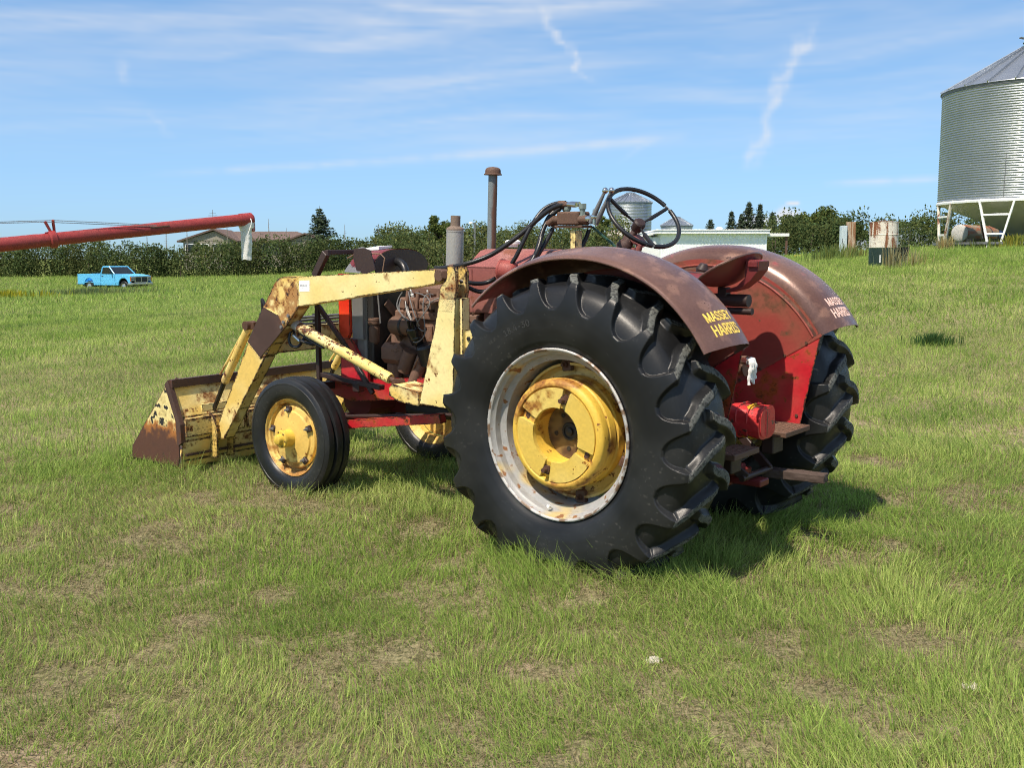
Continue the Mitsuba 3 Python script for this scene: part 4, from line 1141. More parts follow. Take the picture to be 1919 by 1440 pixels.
    tp(lc, 'hose_loop', tube(curve(h, 30), .010, 8), 'black_hose')
    f0, f1 = np.array((2.494, 0.470, 1.002)) * [1, s, 1], np.array((2.438, 0.460, 0.962)) * [1, s, 1]
    tp(lc, 'hose_fitting', rod(f0, f1, .011, n=8), 'chrome', False)
    h = [np.array(q) * [1, s, 1] for q in ((2.735, 0.500, 1.177), (2.766, 0.500, 1.222), (2.763, 0.500, 1.176), (2.789, 0.500, 1.122))]
    tp(arm, 'hose', tube(curve(h, 16), .010, 8), 'black_hose')


loader_side(1)
loader_side(-1)
# cross beam between the knees, oil pipes along it
xb = tp(TR, 'cross_beam', box_uv([2.80, -.455, .85], [2.86, .455, 1.02], .015), 'yellow_worn', False)
for k, z in enumerate((1.035, 1.058, 1.081)):
    tp(xb, 'oil_pipe', rod((2.80 + .02 * (k % 2), -.42, z), (2.80 + .02 * (k % 2), .42, z), .010, n=10), 'grey_steel')
tp(xb, 'pipe_clamp', cat(box([2.79, -.02, 1.02], [2.84, .02, 1.10], .004), box([2.79, .28, 1.02], [2.84, .31, 1.10], .004)), 'black_steel')

# bucket
BW = .80
bp = dict(top=(3.43, .655), tip=(3.93, .135), tip0=(3.94, .05), bot=(3.335, .045), mid=(3.305, .36), led=(3.33, .395))
bk = tp(TR, 'bucket', join_uv(
    prism_uv([bp['bot'], (3.325, .10), (3.300, .24), bp['mid'], (3.312, .365), (3.312, .24), (3.336, .10), (3.345, .055), (3.93, .052), bp['tip0']], -BW, BW, .02),
    prism_uv([(3.345, .40), (3.43, .63), (3.442, .63), (3.357, .39)], -BW, BW, .02)), 'yellow_worn', False, label='rust streaked yellow loader bucket')
for s in (1, -1):
    sd = tp(bk, 'side_plate', prism_uv([bp['top'], bp['tip'], bp['tip0'], (3.36, .06), (3.338, .12), (3.318, .36)], s * BW, s * (BW + .008), .012), 'bucket_side', False, label='rusty yellow bucket side plate')
    tp(sd, 'edge_strip', prism_uv([(bp['top'][0] - .002, bp['top'][1] + .004), (3.470, .625), (3.352, .37), (3.352, .23), (3.338, .21), (3.296, .235), (3.300, .36)], s * (BW - .02), s * (BW + .014), .006), 'brown_steel', False)
    tp(sd, 'chain_ring', tube(np.array([(3.42, s * (BW - .05) + .022 * math.cos(t), .635 + .03 * math.sin(t)) for t in np.linspace(0, 2 * np.pi, 20, endpoint=False)]), .007, 7, closed=True), 'brown_steel')
tp(bk, 'top_rail', join_uv(box_uv([3.395, -BW, .605], [3.43, BW, .662], .006)), 'brown_steel', False, label='dark brown top rail of the bucket')
tp(bk, 'ledge', join_uv(box_uv([3.285, -BW + .02, .383], [3.36, BW - .02, .395], .006), box_uv([3.28, -BW + .02, .27], [3.30, -.58, .383], .01), box_uv([3.28, .30, .27], [3.30, BW - .02, .383], .01), box_uv([3.28, -.40, .27], [3.30, .27, .383], .01)), 'yellow_worn', False)
tp(bk, 'weld_band', box_uv([3.292, -BW + .02, .135], [3.31, BW - .02, .15], .004), 'brown_steel', False)
tp(bk, 'back_stop', bar_uv((3.36, .60, .445), (3.36, -.60, .445), .02, .05), 'yellow_paint', False)
tp(bk, 'cutting_edge', box_uv([3.88, -BW, .040], [4.0, BW, .056], .01), 'brown_steel', False)
for s in (1, -1):
    for yy in (.43, .57):
        tp(bk, 'hinge_ear', prism_uv([(3.31, .09), (3.31, .42), (3.25, .38), (3.22, .30), (3.235, .10)], s * (yy - .006), s * (yy + .006), .008), 'yellow_worn', False)
    p = np.array((3.354, 0.500, 0.190)) * [1, s, 1]
    tp(bk, 'hinge_pin', cat(rod(p - [0, .09, 0], p + [0, .09, 0], .018), hexnut(p + [0, s * .085, 0], (0, s, 0), .026, .016), lathe([(.038, -.02), (.038, .02)], p, (0, 1, 0), 20)), 'rust_bolt')
# guard frame in front of the radiator
gd = tp(TR, 'grille_guard', cat(bar((2.385, .35, 1.42), (2.385, .35, .62), .030, .030), bar((2.40, .35, 1.38), (2.287, 0.350, 1.534), .034, .050), bar((2.287, 0.350, 1.537), np.array((2.287, 0.350, 1.537)) * [1, -1, 1], .03, .03, up=(0, 0, 1)),
                                bar((2.385, -.35, 1.42), (2.385, -.35, .62), .030, .030), bar((2.40, -.35, 1.38), np.array((2.287, 0.350, 1.534)) * [1, -1, 1], .032, .036), bar((2.385, -.35, .66), (2.385, .35, .66), .04, .05)), 'dark_brown')
tp(gd, 'brace', cat(bar((2.374, 0.350, 1.188), (2.141, 0.340, 0.951), .024, .030), bar((2.141, 0.340, 0.951), (1.887, 0.340, 0.657), .024, .030)), 'dark_brown')
tp(gd, 'lower_bar', cat(bar((2.379, 0.330, 0.737), (1.814, 0.330, 0.700), .05, .030), box([2.0, .30, .655], [2.06, .36, .72], .006)), 'dark_brown')
# front axle, steering, radius rods
fa = tp(TR, 'front_axle', cat(bar((2.33, -.47, .42), (2.33, .47, .42), .07, .085, .008), bar((2.33, .44, .36), (2.33, .44, .56), .07, .07, .01), bar((2.33, -.44, .36), (2.33, -.44, .56), .07, .07, .01),
                              rod((2.33, .44, .367), (2.33, .60, .367), .032), rod((2.33, -.44, .375), (2.33, -.70, .38), .032)), 'maroon_dark')
tp(fa, 'tie_rod', rod((2.18, -.42, .43), (2.18, .42, .43), .014), 'black_steel')
tp(fa, 'drag_link', rod((2.2, .30, .47), (1.0, .20, .60), .014), 'dark_brown')
for s in (1, -1):
    tp(TR, 'radius_rod', bar_uv(np.array((2.158, 0.300, 0.426)) * [1, s, 1], np.array((1.298, 0.330, 0.561)) * [1, s, 1], .05, .055, .01), 'red_paint', False)
tp(TR, 'under_rail', bar((2.2, -.12, .50), (1.0, -.10, .56), .06, .10), 'maroon_dark')
tp(TR, 'oil_pan', cat(box([1.25, -.12, .50], [1.85, .12, .60], .03), box([1.62, -.10, .46], [1.86, .10, .52], .02)), 'black_steel')
# control valve on its post, levers, hoses
vp = tp(TR, 'valve_post', box_uv(np.array((0.539, 0.130, 1.570)) - [.045, .03, .45], np.array((0.457, 0.130, 1.669)) + [0, .03, 0], .006), 'yellow_paint', False)
vc = np.array((0.493, 0.130, 1.738))
vb = tp(vp, 'valve_body', cat(box(vc + [-.070, -.06, -.040], vc + [.075, .06, .032], .008), box(vc + [-.09, -.05, -.055], vc + [.095, .05, -.042], .003),
                              rod(vc + [-.12, .035, -.012], vc + [.10, .035, -.012], .024), rod(vc + [-.12, -.035, -.012], vc + [.10, -.035, -.012], .024), rod(vc + [.09, .04, 0], vc + [.14, .05, -.035], .018)), 'rust_brown')
for q in ((0.412, 0.160, 1.793), (0.458, 0.100, 1.795), (0.512, 0.160, 1.789), (0.570, 0.100, 1.789)):
    q = np.array(q)
    tp(vp, 'port_fitting', cat(lathe([(.020, -.055), (.020, -.030), (.015, -.028), (.015, 0), (.021, .002), (.021, .030)], q - [0, 0, .012], (0, 0, 1), 6)), 'zinc_green', False)
for q, e in (((0.448, 0.170, 1.805), (0.512, 0.170, 1.809)), ((0.476, 0.100, 1.810), (0.534, 0.100, 1.814))):
    tp(vp, 'elbow_fitting', rod(q, e, .014, n=12), 'chrome')
for q in ((0.349, 0.170, 1.730), (0.387, 0.090, 1.726)):
    q = np.array(q)
    tp(vp, 'spool_link', cat(rod(q + [.05, 0, 0], q + [-.015, 0, 0], .012), lathe([(0, -.02), (.017, -.012), (.02, 0), (.017, .012), (0, .02)], q + [.02, 0, 0], (0, 0, 1), 16), lathe([(0, -.018), (.015, -.01), (.018, 0), (.015, .01), (0, .018)], q + [-.015, 0, .01], (0, 0, 1), 16),
                                 bar(q + [-.02, 0, -.03], q + [-.02, 0, .05], .012, .02)), 'chrome')
for b, t in (((0.352, 0.170, 1.708), (0.261, 0.170, 1.876)), ((0.365, 0.100, 1.703), (0.268, 0.100, 1.879))):
    b, t = np.array(b), np.array(t)
    lv = tp(vp, 'lever', lathe([(.013, 0), (.014, .05), (.008, np.linalg.norm(t - b) - .01)], b, t - b, 14), 'grey_steel', 40)
    s = trimesh.creation.icosphere(3, .0165)
    tp(lv, 'knob', moved(s, shift(*t)), 'chrome', True)
tp(vp, 'brace', bar((0.404, 0.080, 1.689), (0.268, 0.020, 1.565), .022, .012), 'green_steel')
hoses = [
    [(0.505, 0.170, 1.809), (0.566, 0.180, 1.801), (0.649, 0.200, 1.756), (0.722, 0.240, 1.684), (0.807, 0.300, 1.602), (0.911, 0.360, 1.528), (0.998, 0.420, 1.490), (1.112, 0.450, 1.465), (1.226, 0.460, 1.457)],
    [(0.556, 0.120, 1.817), (0.629, 0.130, 1.813), (0.673, 0.160, 1.786), (0.694, 0.200, 1.739), (0.715, 0.240, 1.675), (0.747, 0.280, 1.573), (0.799, 0.300, 1.479)],
    [(0.548, 0.120, 1.802), (0.610, 0.130, 1.783), (0.635, 0.160, 1.748), (0.649, 0.200, 1.669), (0.640, 0.240, 1.602), (0.653, 0.280, 1.518)],
    [(0.584, 0.130, 1.788), (0.621, 0.150, 1.757), (0.642, 0.180, 1.710), (0.648, 0.220, 1.640), (0.647, 0.260, 1.559), (0.652, 0.300, 1.501)],
    [(0.620, 0.150, 1.681), (0.631, 0.170, 1.637), (0.648, 0.200, 1.582), (0.655, 0.240, 1.535), (0.668, 0.280, 1.486)],
    [(0.446, 0.050, 1.675), (0.453, 0.060, 1.640), (0.460, 0.080, 1.602), (0.467, 0.100, 1.564)],
    [(1.031, 0.460, 1.389), (0.979, 0.420, 1.378), (0.952, 0.360, 1.376), (0.895, 0.320, 1.403)], [(1.031, 0.460, 1.366), (0.999, 0.420, 1.350), (0.974, 0.380, 1.331), (0.941, 0.340, 1.334)]]
for k, h in enumerate(hoses):
    tp(TR, 'hydraulic_hose', tube(curve(h, 50), .0125 if k else .0135, 10), 'black_hose', 40)
tp(TR, 'hose_end', cat(rod((0.505, 0.170, 1.809), (0.551, 0.175, 1.807), .0145), rod((0.556, 0.120, 1.817), (0.599, 0.125, 1.818), .0145)), 'rust_brown')
tp(TR, 'hose_end', cat(rod((0.617, 0.150, 1.684), (0.602, 0.140, 1.719), .016), rod((0.602, 0.140, 1.719), (0.562, 0.130, 1.742), .019)), 'rust_brown')
tp(TR, 'oil_feed_pipe', tube(curve([(1.106, 0.470, 1.459), (1.092, 0.440, 1.465), (1.062, 0.420, 1.447), (1.046, 0.420, 1.403)], 16), .018, 10), 'rust_brown')

# ---------------------------------------------------------------- things lying on the tractor
TB = thing('tool_box', 'dented red metal tool box with rounded top between the two rear steps of the tractor', 'tool box')
sec = [(.092 * np.sign(math.cos(t)) * abs(math.cos(t)) ** .62, .084 + .084 * np.sign(math.sin(t)) * abs(math.sin(t)) ** .62) for t in np.linspace(0, 2 * np.pi, 32, endpoint=False)]
m = trimesh.creation.extrude_polygon(Polygon(sec), .165, engine='earcut')
m = m.subdivide_to_size(.03)
v = np.array(m.vertices)
v = np.stack([-.635 + v[:, 2], .035 + v[:, 0], .632 + v[:, 1]], 1)
dent = (meshkit.fbm(v * 9 + 3, 3, seed=8) - .5) * .026
v[:, 2] += dent * (v[:, 2] > .66)
v[:, 1] += dent * .6
m = trimesh.Trimesh(v, m.faces, process=False)
part(TB, 'body', m, 'red_can', 30, TM)
end = [(y * .86, z * .86 + .012) for y, z in sec]
me = trimesh.creation.extrude_polygon(Polygon(end), .003, engine='earcut')
part(TB, 'end_panel', trimesh.Trimesh(np.stack([-.640 + me.vertices[:, 2], .035 + me.vertices[:, 0], .632 + me.vertices[:, 1]], 1), me.faces, process=False), 'red_can', False, TM)
for x in (-.57, -.51):
    pts = [(x, .035 + y * 1.02, .632 + z * 1.015) for y, z in sec]
    part(TB, 'strap', tube(np.array(pts), .005, 6), 'red_can', 40, TM)
part(TB, 'seam', bar((-.642, .05, .65), (-.642, .05, .775), .006, .012, .001), 'maroon_dark', False, TM)

rg = []
for k in range(5):
    yy = -.012 + .008 * k
    x = np.array((-0.620, 0.204, 1.036))
    pts = x + np.array([(0, yy, .012), (-.012, yy * 1.2, .0), (-.016 - .004 * (k % 2), yy * 1.6, -.03), (-.012, yy * 1.9, -.062 - .014 * (k % 3)), (-.016, yy * 2.1, -.085 - .012 * ((k * 2) % 3))])
    rg.append(tube(curve(pts, 14), np.linspace(.010, .007, 14) * (1 + .25 * np.sin(np.arange(14) * 1.7 + k)), 7))
single('rag', cat(*rg), 'rag_cloth', 'white rag tied round the shiny shaft behind the tractor gearbox', 'rag', tw=TM, smooth=40)

pl0, pl1 = np.array((-0.516, -0.206, 0.405)), np.array((-0.833, -0.259, 0.405))
pm = bar(pl0, pl1, .085, .045, .004)
pm = pm.subdivide_to_size(.03)
pv = np.array(pm.vertices)
pv += (meshkit.noise(pv * 45, seed=3)[:, None] - .5) * .010
single('wooden_plank', trimesh.Trimesh(pv, pm.faces, process=False), 'dark_plank', 'short weathered wooden plank sticking out behind the tractor hitch', 'plank', tw=TM, smooth=25)
single('white_board', trimesh.convex.convex_hull(np.array([(2.236, 0.060, 1.544), (2.104, 0.060, 1.552), (2.103, 0.060, 1.573), (2.235, 0.060, 1.562), (2.185, -0.140, 1.564), (2.304, -0.140, 1.560), (2.185, -0.140, 1.578), (2.303, -0.140, 1.574)])), 'white_paint', 'white board lying on top of the broken tractor hood', 'board', tw=TM)

# auction tag stuck on the arm
tg = thing('sale_tag', 'white paper tag with handwritten marks stuck on the yellow loader arm', 'tag')
q = [(2.317, 0.551, 1.362), (2.216, 0.551, 1.366), (2.219, 0.551, 1.297), (2.317, 0.551, 1.292)]
part(tg, 'paper', prism(xz(q), .5508, .5516), 'sticker', False, TM)


def writing(word, x0, z0, h, key):
    t = meshkit.text_mesh(word, h, depth=.0006, bold=True)
    v = np.array(t.vertices)
    part(tg, key, trimesh.Trimesh(np.stack([x0 - v[:, 0], .5516 + v[:, 2], z0 + v[:, 1]], 1), t.faces, process=False), 'ink', False, TM)


writing('11 N2 11', q[0][0] - .008, q[0][2] - .036, .011, 'written_line')
writing('-- ---- --', q[0][0] - .008, q[2][2] + .014, .007, 'printed_line')

# ---------------------------------------------------------------- things around the field


def on_ground(x, y, dz=0.0):
    return float(smooth_ground(np.array([x]), np.array([y]))[0]) + dz


# --- the big hopper bin on legs (right edge)
BX, BY, BR = (14.335, 29.000, 2.882)[0], 29.0, 2.40
bz0, bz1, bap = (11.821, 28.950, 3.170)[2], (11.818, 28.950, 6.158)[2], (14.063, 29.000, 7.399)[2]
bg = on_ground(BX, BY)
hb = thing('hopper_bin', 'large corrugated grain bin on white trapezoid legs at the right edge of the photo', 'grain bin')
nz = 48
zz = np.linspace(bz0, bz1, nz * 8 + 1)
rr_ = BR + .0110 * np.cos((zz - bz0) / (bz1 - bz0) * nz * 2 * np.pi)
part(hb, 'wall', lathe(np.stack([rr_, zz], 1), (BX, BY, 0), n=112, cap=False), 'galvanised', True)
part(hb, 'wall_seam', bar((BX - 1.62, BY - 1.80, bz0 + .05), (BX - 1.60, BY - 1.80, bz0 + 1.15), .012, .012), 'grey_steel')
nr = 22
roof = lathe([(BR + .05, bz1 + .04), (BR + .06, bz1 + .02), (.42, bap - .06), (.42, bap), (.34, bap + .03)], (BX, BY, 0), n=nr * 2)
rf = part(hb, 'roof', roof, 'galvanised', 20)
for k in range(nr):
    a = 2 * np.pi * (k + .35) / nr
    d = np.array([math.sin(a), math.cos(a), 0])
    part(rf, 'rib', bar(np.array([BX, BY, 0]) + d * (BR + .07) + [0, 0, bz1 + .045], np.array([BX, BY, 0]) + d * .42 + [0, 0, bap - .03], .035, .06, .004), 'galvanised')
part(rf, 'eave_ring', lathe([(BR + .02, bz1 - .05), (BR + .03, bz1 + .03), (BR + .01, bz1 + .03), (BR + .0, bz1 - .05)], (BX, BY, 0), n=96, cap=False), 'grey_steel', 30)
part(rf, 'cap', lathe([(.36, bap + .01), (.38, bap + .05), (.2, bap + .11), (0, bap + .13)], (BX, BY, 0), n=28), 'galvanised', 30)
part(rf, 'cap_opener', cat(bar((BX - .50, BY - .1, bap + .02), (BX - .22, BY - .05, bap + .14), .08, .05), bar((BX - .62, BY - .12, bap + .17), (BX - .34, BY - .1, bap + .12), .10, .03)), 'grey_steel')
part(hb, 'base_ring', lathe([(BR + .0, bz0 - .05), (BR + .035, bz0 - .05), (BR + .04, bz0 + .0), (BR + .02, bz0 + .02), (BR - .02, bz0)], (BX, BY, 0), n=96, cap=False), 'white_paint', 30)
zt = bg + .22
part(hb, 'hopper_cone', lathe([(BR - .04, bz0 - .03), (.30, zt + .12), (.30, zt), (.27, zt)], (BX, BY, 0), n=72, cap=False), 'hopper_white', 40)
for k in range(8):
    a0 = math.radians(180 + 1 + 45 * k)
    cen = np.array([BX, BY, 0])

    def rim_pt(da, r, z):
        a = a0 + da
        return cen + [math.sin(a) * r, math.cos(a) * r, z]
    g = float(ground_z(np.array([rim_pt(0, BR, 0)[0]]), np.array([rim_pt(0, BR, 0)[1]]))[0]) - .06
    H = bz0 - g
    lg = part(hb, 'leg', cat(bar(rim_pt(-.185, BR + .01, bz0 - .03), rim_pt(-.045, BR + .02, g), .062, .05, .006), bar(rim_pt(.185, BR + .01, bz0 - .03), rim_pt(.045, BR + .02, g), .062, .05, .006)), 'white_rusty' if k % 2 == 0 else 'white_paint', False)
    for h, w in ((.72, .145), (.36, .094), (.06, .053)):
        part(lg, 'rung', bar(rim_pt(-w, BR + .01, g + H * h), rim_pt(w, BR + .01, g + H * h), .05, .05, .005), 'white_paint', False)
part(hb, 'ground_frame', lathe([(BR + .02, bg + .12), (BR + .08, bg + .12), (BR + .08, bg + .18), (BR + .02, bg + .18), (BR + .02, bg + .12)], (BX, BY, 0), n=40, cap=False), 'grey_steel', 20)

# things standing under and behind it
dk = thing('wooden_deck', 'low weathered plank deck on dark supports under the hopper bin', 'deck')
d0, d1 = np.array((13.426, 30.500, 2.178)), np.array((15.574, 30.500, 2.178))
for k in range(3):
    o = np.array([0, .17 * k, 0])
    part(dk, 'plank', bar(d0 + o, d1 + o + [0, 0, .004 * k], .15, .09, .006), 'old_wood', False)
for f_ in (.1, .5, .9):
    c = d0 + (d1 - d0) * f_
    part(dk, 'support', bar(c + [0, 0, -.05], [c[0], c[1] + .1, on_ground(c[0], c[1]) - .05], .10, .10), 'dark_brown', False)
part(dk, 'block', box(d0 + [1.35, -.03, .045], d0 + [1.45, .12, .17]), 'rust_brown')
fn_ = thing('aeration_fan', 'blue round aeration fan with black motor on the plank deck under the bin', 'fan')
fc = np.array((14.438, 30.600, 2.458))
part(fn_, 'housing', lathe([(.10, -.14), (.235, -.13), (.245, -.11), (.245, .09), (.235, .11), (.10, .12)], fc, (1, -.25, 0), 36), 'fan_blue', 35)
part(fn_, 'motor', cat(rod(fc + [.12, -.04, -.02], fc + [.34, -.10, -.02], .10), box(fc + [.10, -.2, -.20], fc + [.30, -.02, -.10])), 'plastic_black')
part(fn_, 'plate', box(fc + [.16, -.19, .0], fc + [.23, -.16, .09]), 'white_paint')
part(fn_, 'foot', box(fc + [-.14, -.2, -.26], fc + [.16, .2, -.235]), 'plastic_black')
ft = thing('fuel_tank', 'rusty horizontal cylinder tank with pale end lying behind the hopper bin legs', 'tank')
t0, t1 = np.array((14.111, 33.000, 2.439)), np.array((15.811, 34.500, 2.423))
part(ft, 'shell', lathe([(.26, 0), (.275, .01), (.275, np.linalg.norm(t1 - t0) - .01), (.26, np.linalg.norm(t1 - t0))], t0, t1 - t0, 36), 'rusty_tank', 35)
part(ft, 'end', lathe([(.0, -.05), (.14, -.045), (.24, -.02), (.276, .012)], t0, t1 - t0, 36, cap=False), 'hopper_white', 40)
part(ft, 'strap', lathe([(.279, 0), (.279, .06)], t0 + (t1 - t0) * .75, t1 - t0, 36, cap=False), 'plastic_black')
for f_ in (.2, .8):
    c = t0 + (t1 - t0) * f_
    part(ft, 'stand', bar(c + [0, 0, -.22], [c[0], c[1], on_ground(c[0], c[1]) - .05], .3, .08), 'grey_steel')
cn = np.array((13.553, 29.500, 1.966))
wb = thing('junction_box', 'small white box on the ground under the hopper bin deck', 'box')
part(wb, 'case', box(cn + [-.06, -.05, -.14], cn + [.06, .05, .09]), 'white_paint')
part(wb, 'cover', box(cn + [-.045, -.056, -.02], cn + [.0, -.051, .05]), 'grey_steel')

# --- the rusty white barrel on its dark base
dx, dy = (7.677, 21.600, 1.801)[0], 21.6
dz = on_ground(dx, dy)
zt_, zm, zb = (7.651, 21.600, 2.390)[2], (7.674, 21.600, 1.855)[2], (7.687, 21.600, 1.559)[2] - .1
dr_ = thing('rusty_barrel', 'white barrel streaked with rust, its lower half dark green', 'barrel')
part(dr_, 'upper_drum', lathe([(.275, zm), (.284, zm + .01), (.284, zm + .26), (.292, zm + .27), (.284, zm + .28), (.284, zt_ - .02), (.292, zt_ - .012), (.290, zt_), (.27, zt_), (.27, zt_ - .02)], (dx, dy, 0), n=48), 'white_rusty', 35)
part(dr_, 'lid_clump', cat(box([dx - .12, dy - .1, zt_ - .01], [dx + .02, dy + .05, zt_ + .03], .01), box([dx + .04, dy - .12, zt_ - .01], [dx + .14, dy + .02, zt_ + .02], .01)), 'rust_brown')
lo_ = part(dr_, 'lower_drum', lathe([(.27, zb), (.282, zb + .02), (.282, zm - .01), (.27, zm)], (dx, dy, 0), n=48), 'drum_green', 35)
part(lo_, 'tag', box([dx - .155, dy - .2485, zm - .30], [dx - .085, dy - .235, zm - .14], .001), 'white_paint')
rc = thing('rubbish_bin', 'small black bin behind the weeds beside the rusty barrel', 'bin')
rx, ry = (8.223, 22.000, 1.804)[0], 22.0
part(rc, 'body', lathe([(.10, (8.237, 22.000, 1.513)[2]), (.145, (8.221, 22.000, 1.859)[2]), (.15, (8.220, 22.000, 1.882)[2]), (.13, (8.221, 22.000, 1.859)[2])], (rx, ry, 0), n=28), 'plastic_black', 35)
part(rc, 'handle', tube(curve([np.array((8.065, 21.850, 1.847)), np.array((8.151, 21.800, 1.758)), np.array((8.266, 21.850, 1.847))], 14), .008, 6), 'plastic_black')

# --- wooden post with a metal box, pipe on the ground
px_, py_ = (8.757, 27.000, 2.115)[0], 27.0
ps = single('wooden_post', bar((px_, py_, on_ground(px_, py_) - .1), np.array((8.739, 27.000, 2.579)), .19, .20, .01), 'post_wood', 'thick weathered wooden post standing beside the pale blue metal cabinet', 'post', smooth=False)
cb = thing('metal_cabinet', 'tall narrow pale blue metal cabinet beside the wooden post', 'cabinet')
c0_, c1_ = np.array((8.465, 26.900, 1.732)), np.array((8.607, 26.900, 2.480))
part(cb, 'case', box([c0_[0], 26.85, c0_[2]], [c1_[0], 27.05, c1_[2]], .006), 'pale_blue')
part(cb, 'door', box([c0_[0] + .012, 26.842, c0_[2] + .03], [c1_[0] - .012, 26.849, c1_[2] - .03], .001), 'pale_blue')
part(cb, 'cable', tube(curve([(c0_[0] + .01, 26.835, c0_[2] + .42), (c0_[0] + .03, 26.83, c0_[2] + .3), (c0_[0] + .05, 26.83, c0_[2] + .22), (c0_[0] + .03, 26.83, c0_[2] + .02)], 12), .007, 6), 'black_hose')
single('steel_pipe', rod((9.765, 36.000, 1.728), (10.371, 34.000, 1.697), .035), 'yellow_plain', 'yellow pipe lying in the grass left of the wooden post', 'pipe')

# --- white shed with awning
SD = 62.0
s0, s1 = np.array((8.823, 62.000, 2.110)), np.array((15.128, 62.000, 2.110))
zt_, zf = (8.802, 62.000, 3.333)[2], (8.807, 62.000, 3.083)[2]
zb = on_ground(s0[0], SD) - .3
sh = thing('white_shed', 'long white metal shed with low flat roof behind the steering wheel', 'shed')
W_, De = s1[0] - s0[0], 7.5
part(sh, 'wall', box([s0[0], SD, zb], [s1[0], SD + De, zf + .02], .01), 'white_sheet')
npn = 3
xs = [s0[0], s0[0] + W_ * .285, s0[0] + W_ * .72, s1[0]]
for k in range(3):
    pn = []
    for x in np.arange(xs[k] + .06, xs[k + 1] - .05, .20):
        pn.append(box([x, SD - .03, zb], [x + .06, SD - .003, zf - .05], .004))
    part(sh, 'wall_panel', cat(box([xs[k] + .015, SD - .012, zb], [xs[k + 1] - .015, SD - .002, zf - .04], .002), *pn), 'white_sheet', False)
rf = part(sh, 'roof', box([s0[0] - .35, SD - .35, zf + .02], [s1[0] + .1, SD + De + .3, zf + .07], .01), 'white_paint')
part(rf, 'fascia', box([s0[0] - .3, SD - .30, zf + .07], [s1[0] + .08, SD + De, zt_ - .05], .01), 'fascia_grey')
part(rf, 'cap_rail', box([s0[0] - .33, SD - .34, zt_ - .05], [s1[0] + .12, SD + De + .1, zt_ + .02], .01), 'white_paint')
# side awning wall that runs back to the left
a1 = np.array((7.014, 58.000, 1.786))
zl = (7.517, 60.000, 2.733)[2]
sw_ = [(s0[0], SD + .5), (s0[0] - 1.35, SD + 4.5)]
part(sh, 'side_wall', trimesh.convex.convex_hull(np.array([(x, y, z) for (x, y) in (sw_[0], sw_[1], (s0[0] + .3, SD + 4.6), (s0[0] + .3, SD + .5)) for z in (zb, zf - .15)])), 'white_sheet', False)
part(sh, 'side_roof', trimesh.convex.convex_hull(np.array([(s0[0] - .05, SD + .2, zt_ - .1), (s0[0] - 1.7, SD + 4.3, zf - .12), (s0[0] + .3, SD + 5, zt_ - .1), (s0[0] - .05, SD + .2, zt_ - .22), (s0[0] - 1.7, SD + 4.3, zf - .24), (s0[0] + .3, SD + 5, zt_ - .22)])), 'white_paint', False)
pt = part(sh, 'porch_roof', box([s1[0] + .12, SD + .2, (15.830, 62.000, 2.957)[2]], [(16.492, 62.000, 3.051)[0], SD + 3.5, (15.825, 62.000, 3.130)[2]], .01), 'white_paint')
part(sh, 'porch_post', bar(np.array((16.378, 62.400, 2.966)), ((16.378, 62.400, 2.966)[0] + .0, 62.4, on_ground((16.378, 62.400, 2.966)[0], 62.4) - .1), .12, .12), 'rust_brown')
part(rf, 'vent', lathe([(.16, 0), (.16, .12), (.22, .16), (.0, .26)], ((12.674, 64.000, 3.420)[0], 64, zt_), n=16), 'white_paint')

# --- two bins far behind
def bin_at(cx, cy, r, zb, ze, za, label, nrib, wall=True):
    b = thing('grain_bin', label, 'grain bin', None)
    n = max(6, int((ze - zb) / .13))
    z = np.linspace(zb, ze, n * 6 + 1)
    part(b, 'wall', lathe(np.stack([r + .010 * np.cos((z - zb) / (ze - zb) * n * 2 * np.pi), z], 1), (cx, cy, 0), n=64, cap=False), 'galvanised', True)
    rf = part(b, 'roof', lathe([(r + .12, ze), (r + .12, ze + .05), (.45, za - .05), (.45, za + .1), (0, za + .16)], (cx, cy, 0), n=nrib), 'galvanised', 20)
    for k in range(nrib):
        a = 2 * np.pi * (k + .5) / nrib
        d = np.array([math.sin(a), math.cos(a), 0])
        part(rf, 'rib', bar(np.array([cx, cy, ze + .07]) + d * (r + .12), np.array([cx, cy, za - .01]) + d * .45, .07, .09, .005), 'galvanised')
    part(rf, 'eave_ring', lathe([(r + .05, ze - .06), (r + .08, ze - .06), (r + .08, ze + .02), (r + .05, ze + .02), (r + .05, ze - .06)], (cx, cy, 0), n=48, cap=False), 'grey_steel')
    return b


bin_at((11.045, 98.000, 5.848)[0], 98, 1.98, on_ground(11, 98), (11.032, 98.000, 6.783)[2], (11.020, 98.000, 7.666)[2], 'tall grey corrugated grain bin seen through the tractor steering wheel', 24)
bin_at((20.122, 128.000, 5.528)[0], 128, 1.92, on_ground(20, 128), (20.121, 128.000, 5.592)[2], (20.102, 128.000, 6.623)[2], 'grey conical bin roof rising just above the white shed', 20)
tkw = thing('propane_tank', 'white rust stained tank lying in front of the tall far grain bin', 'tank')
q0, q1 = np.array((7.420, 78.000, 3.377)), np.array((9.250, 78.000, 3.377))
part(tkw, 'shell', lathe([(0, -.30), (.2, -.24), (.33, -.1), (.36, 0), (.36, np.linalg.norm(q1 - q0)), (.33, np.linalg.norm(q1 - q0) + .1), (0, np.linalg.norm(q1 - q0) + .28)], q0, q1 - q0, 28), 'white_rusty', 40)
for f_ in (.2, .8):
    c = q0 + (q1 - q0) * f_
    part(tkw, 'leg', bar(c + [0, 0, -.3], [c[0], c[1], on_ground(c[0], c[1]) - .1], .3, .15), 'grey_steel')
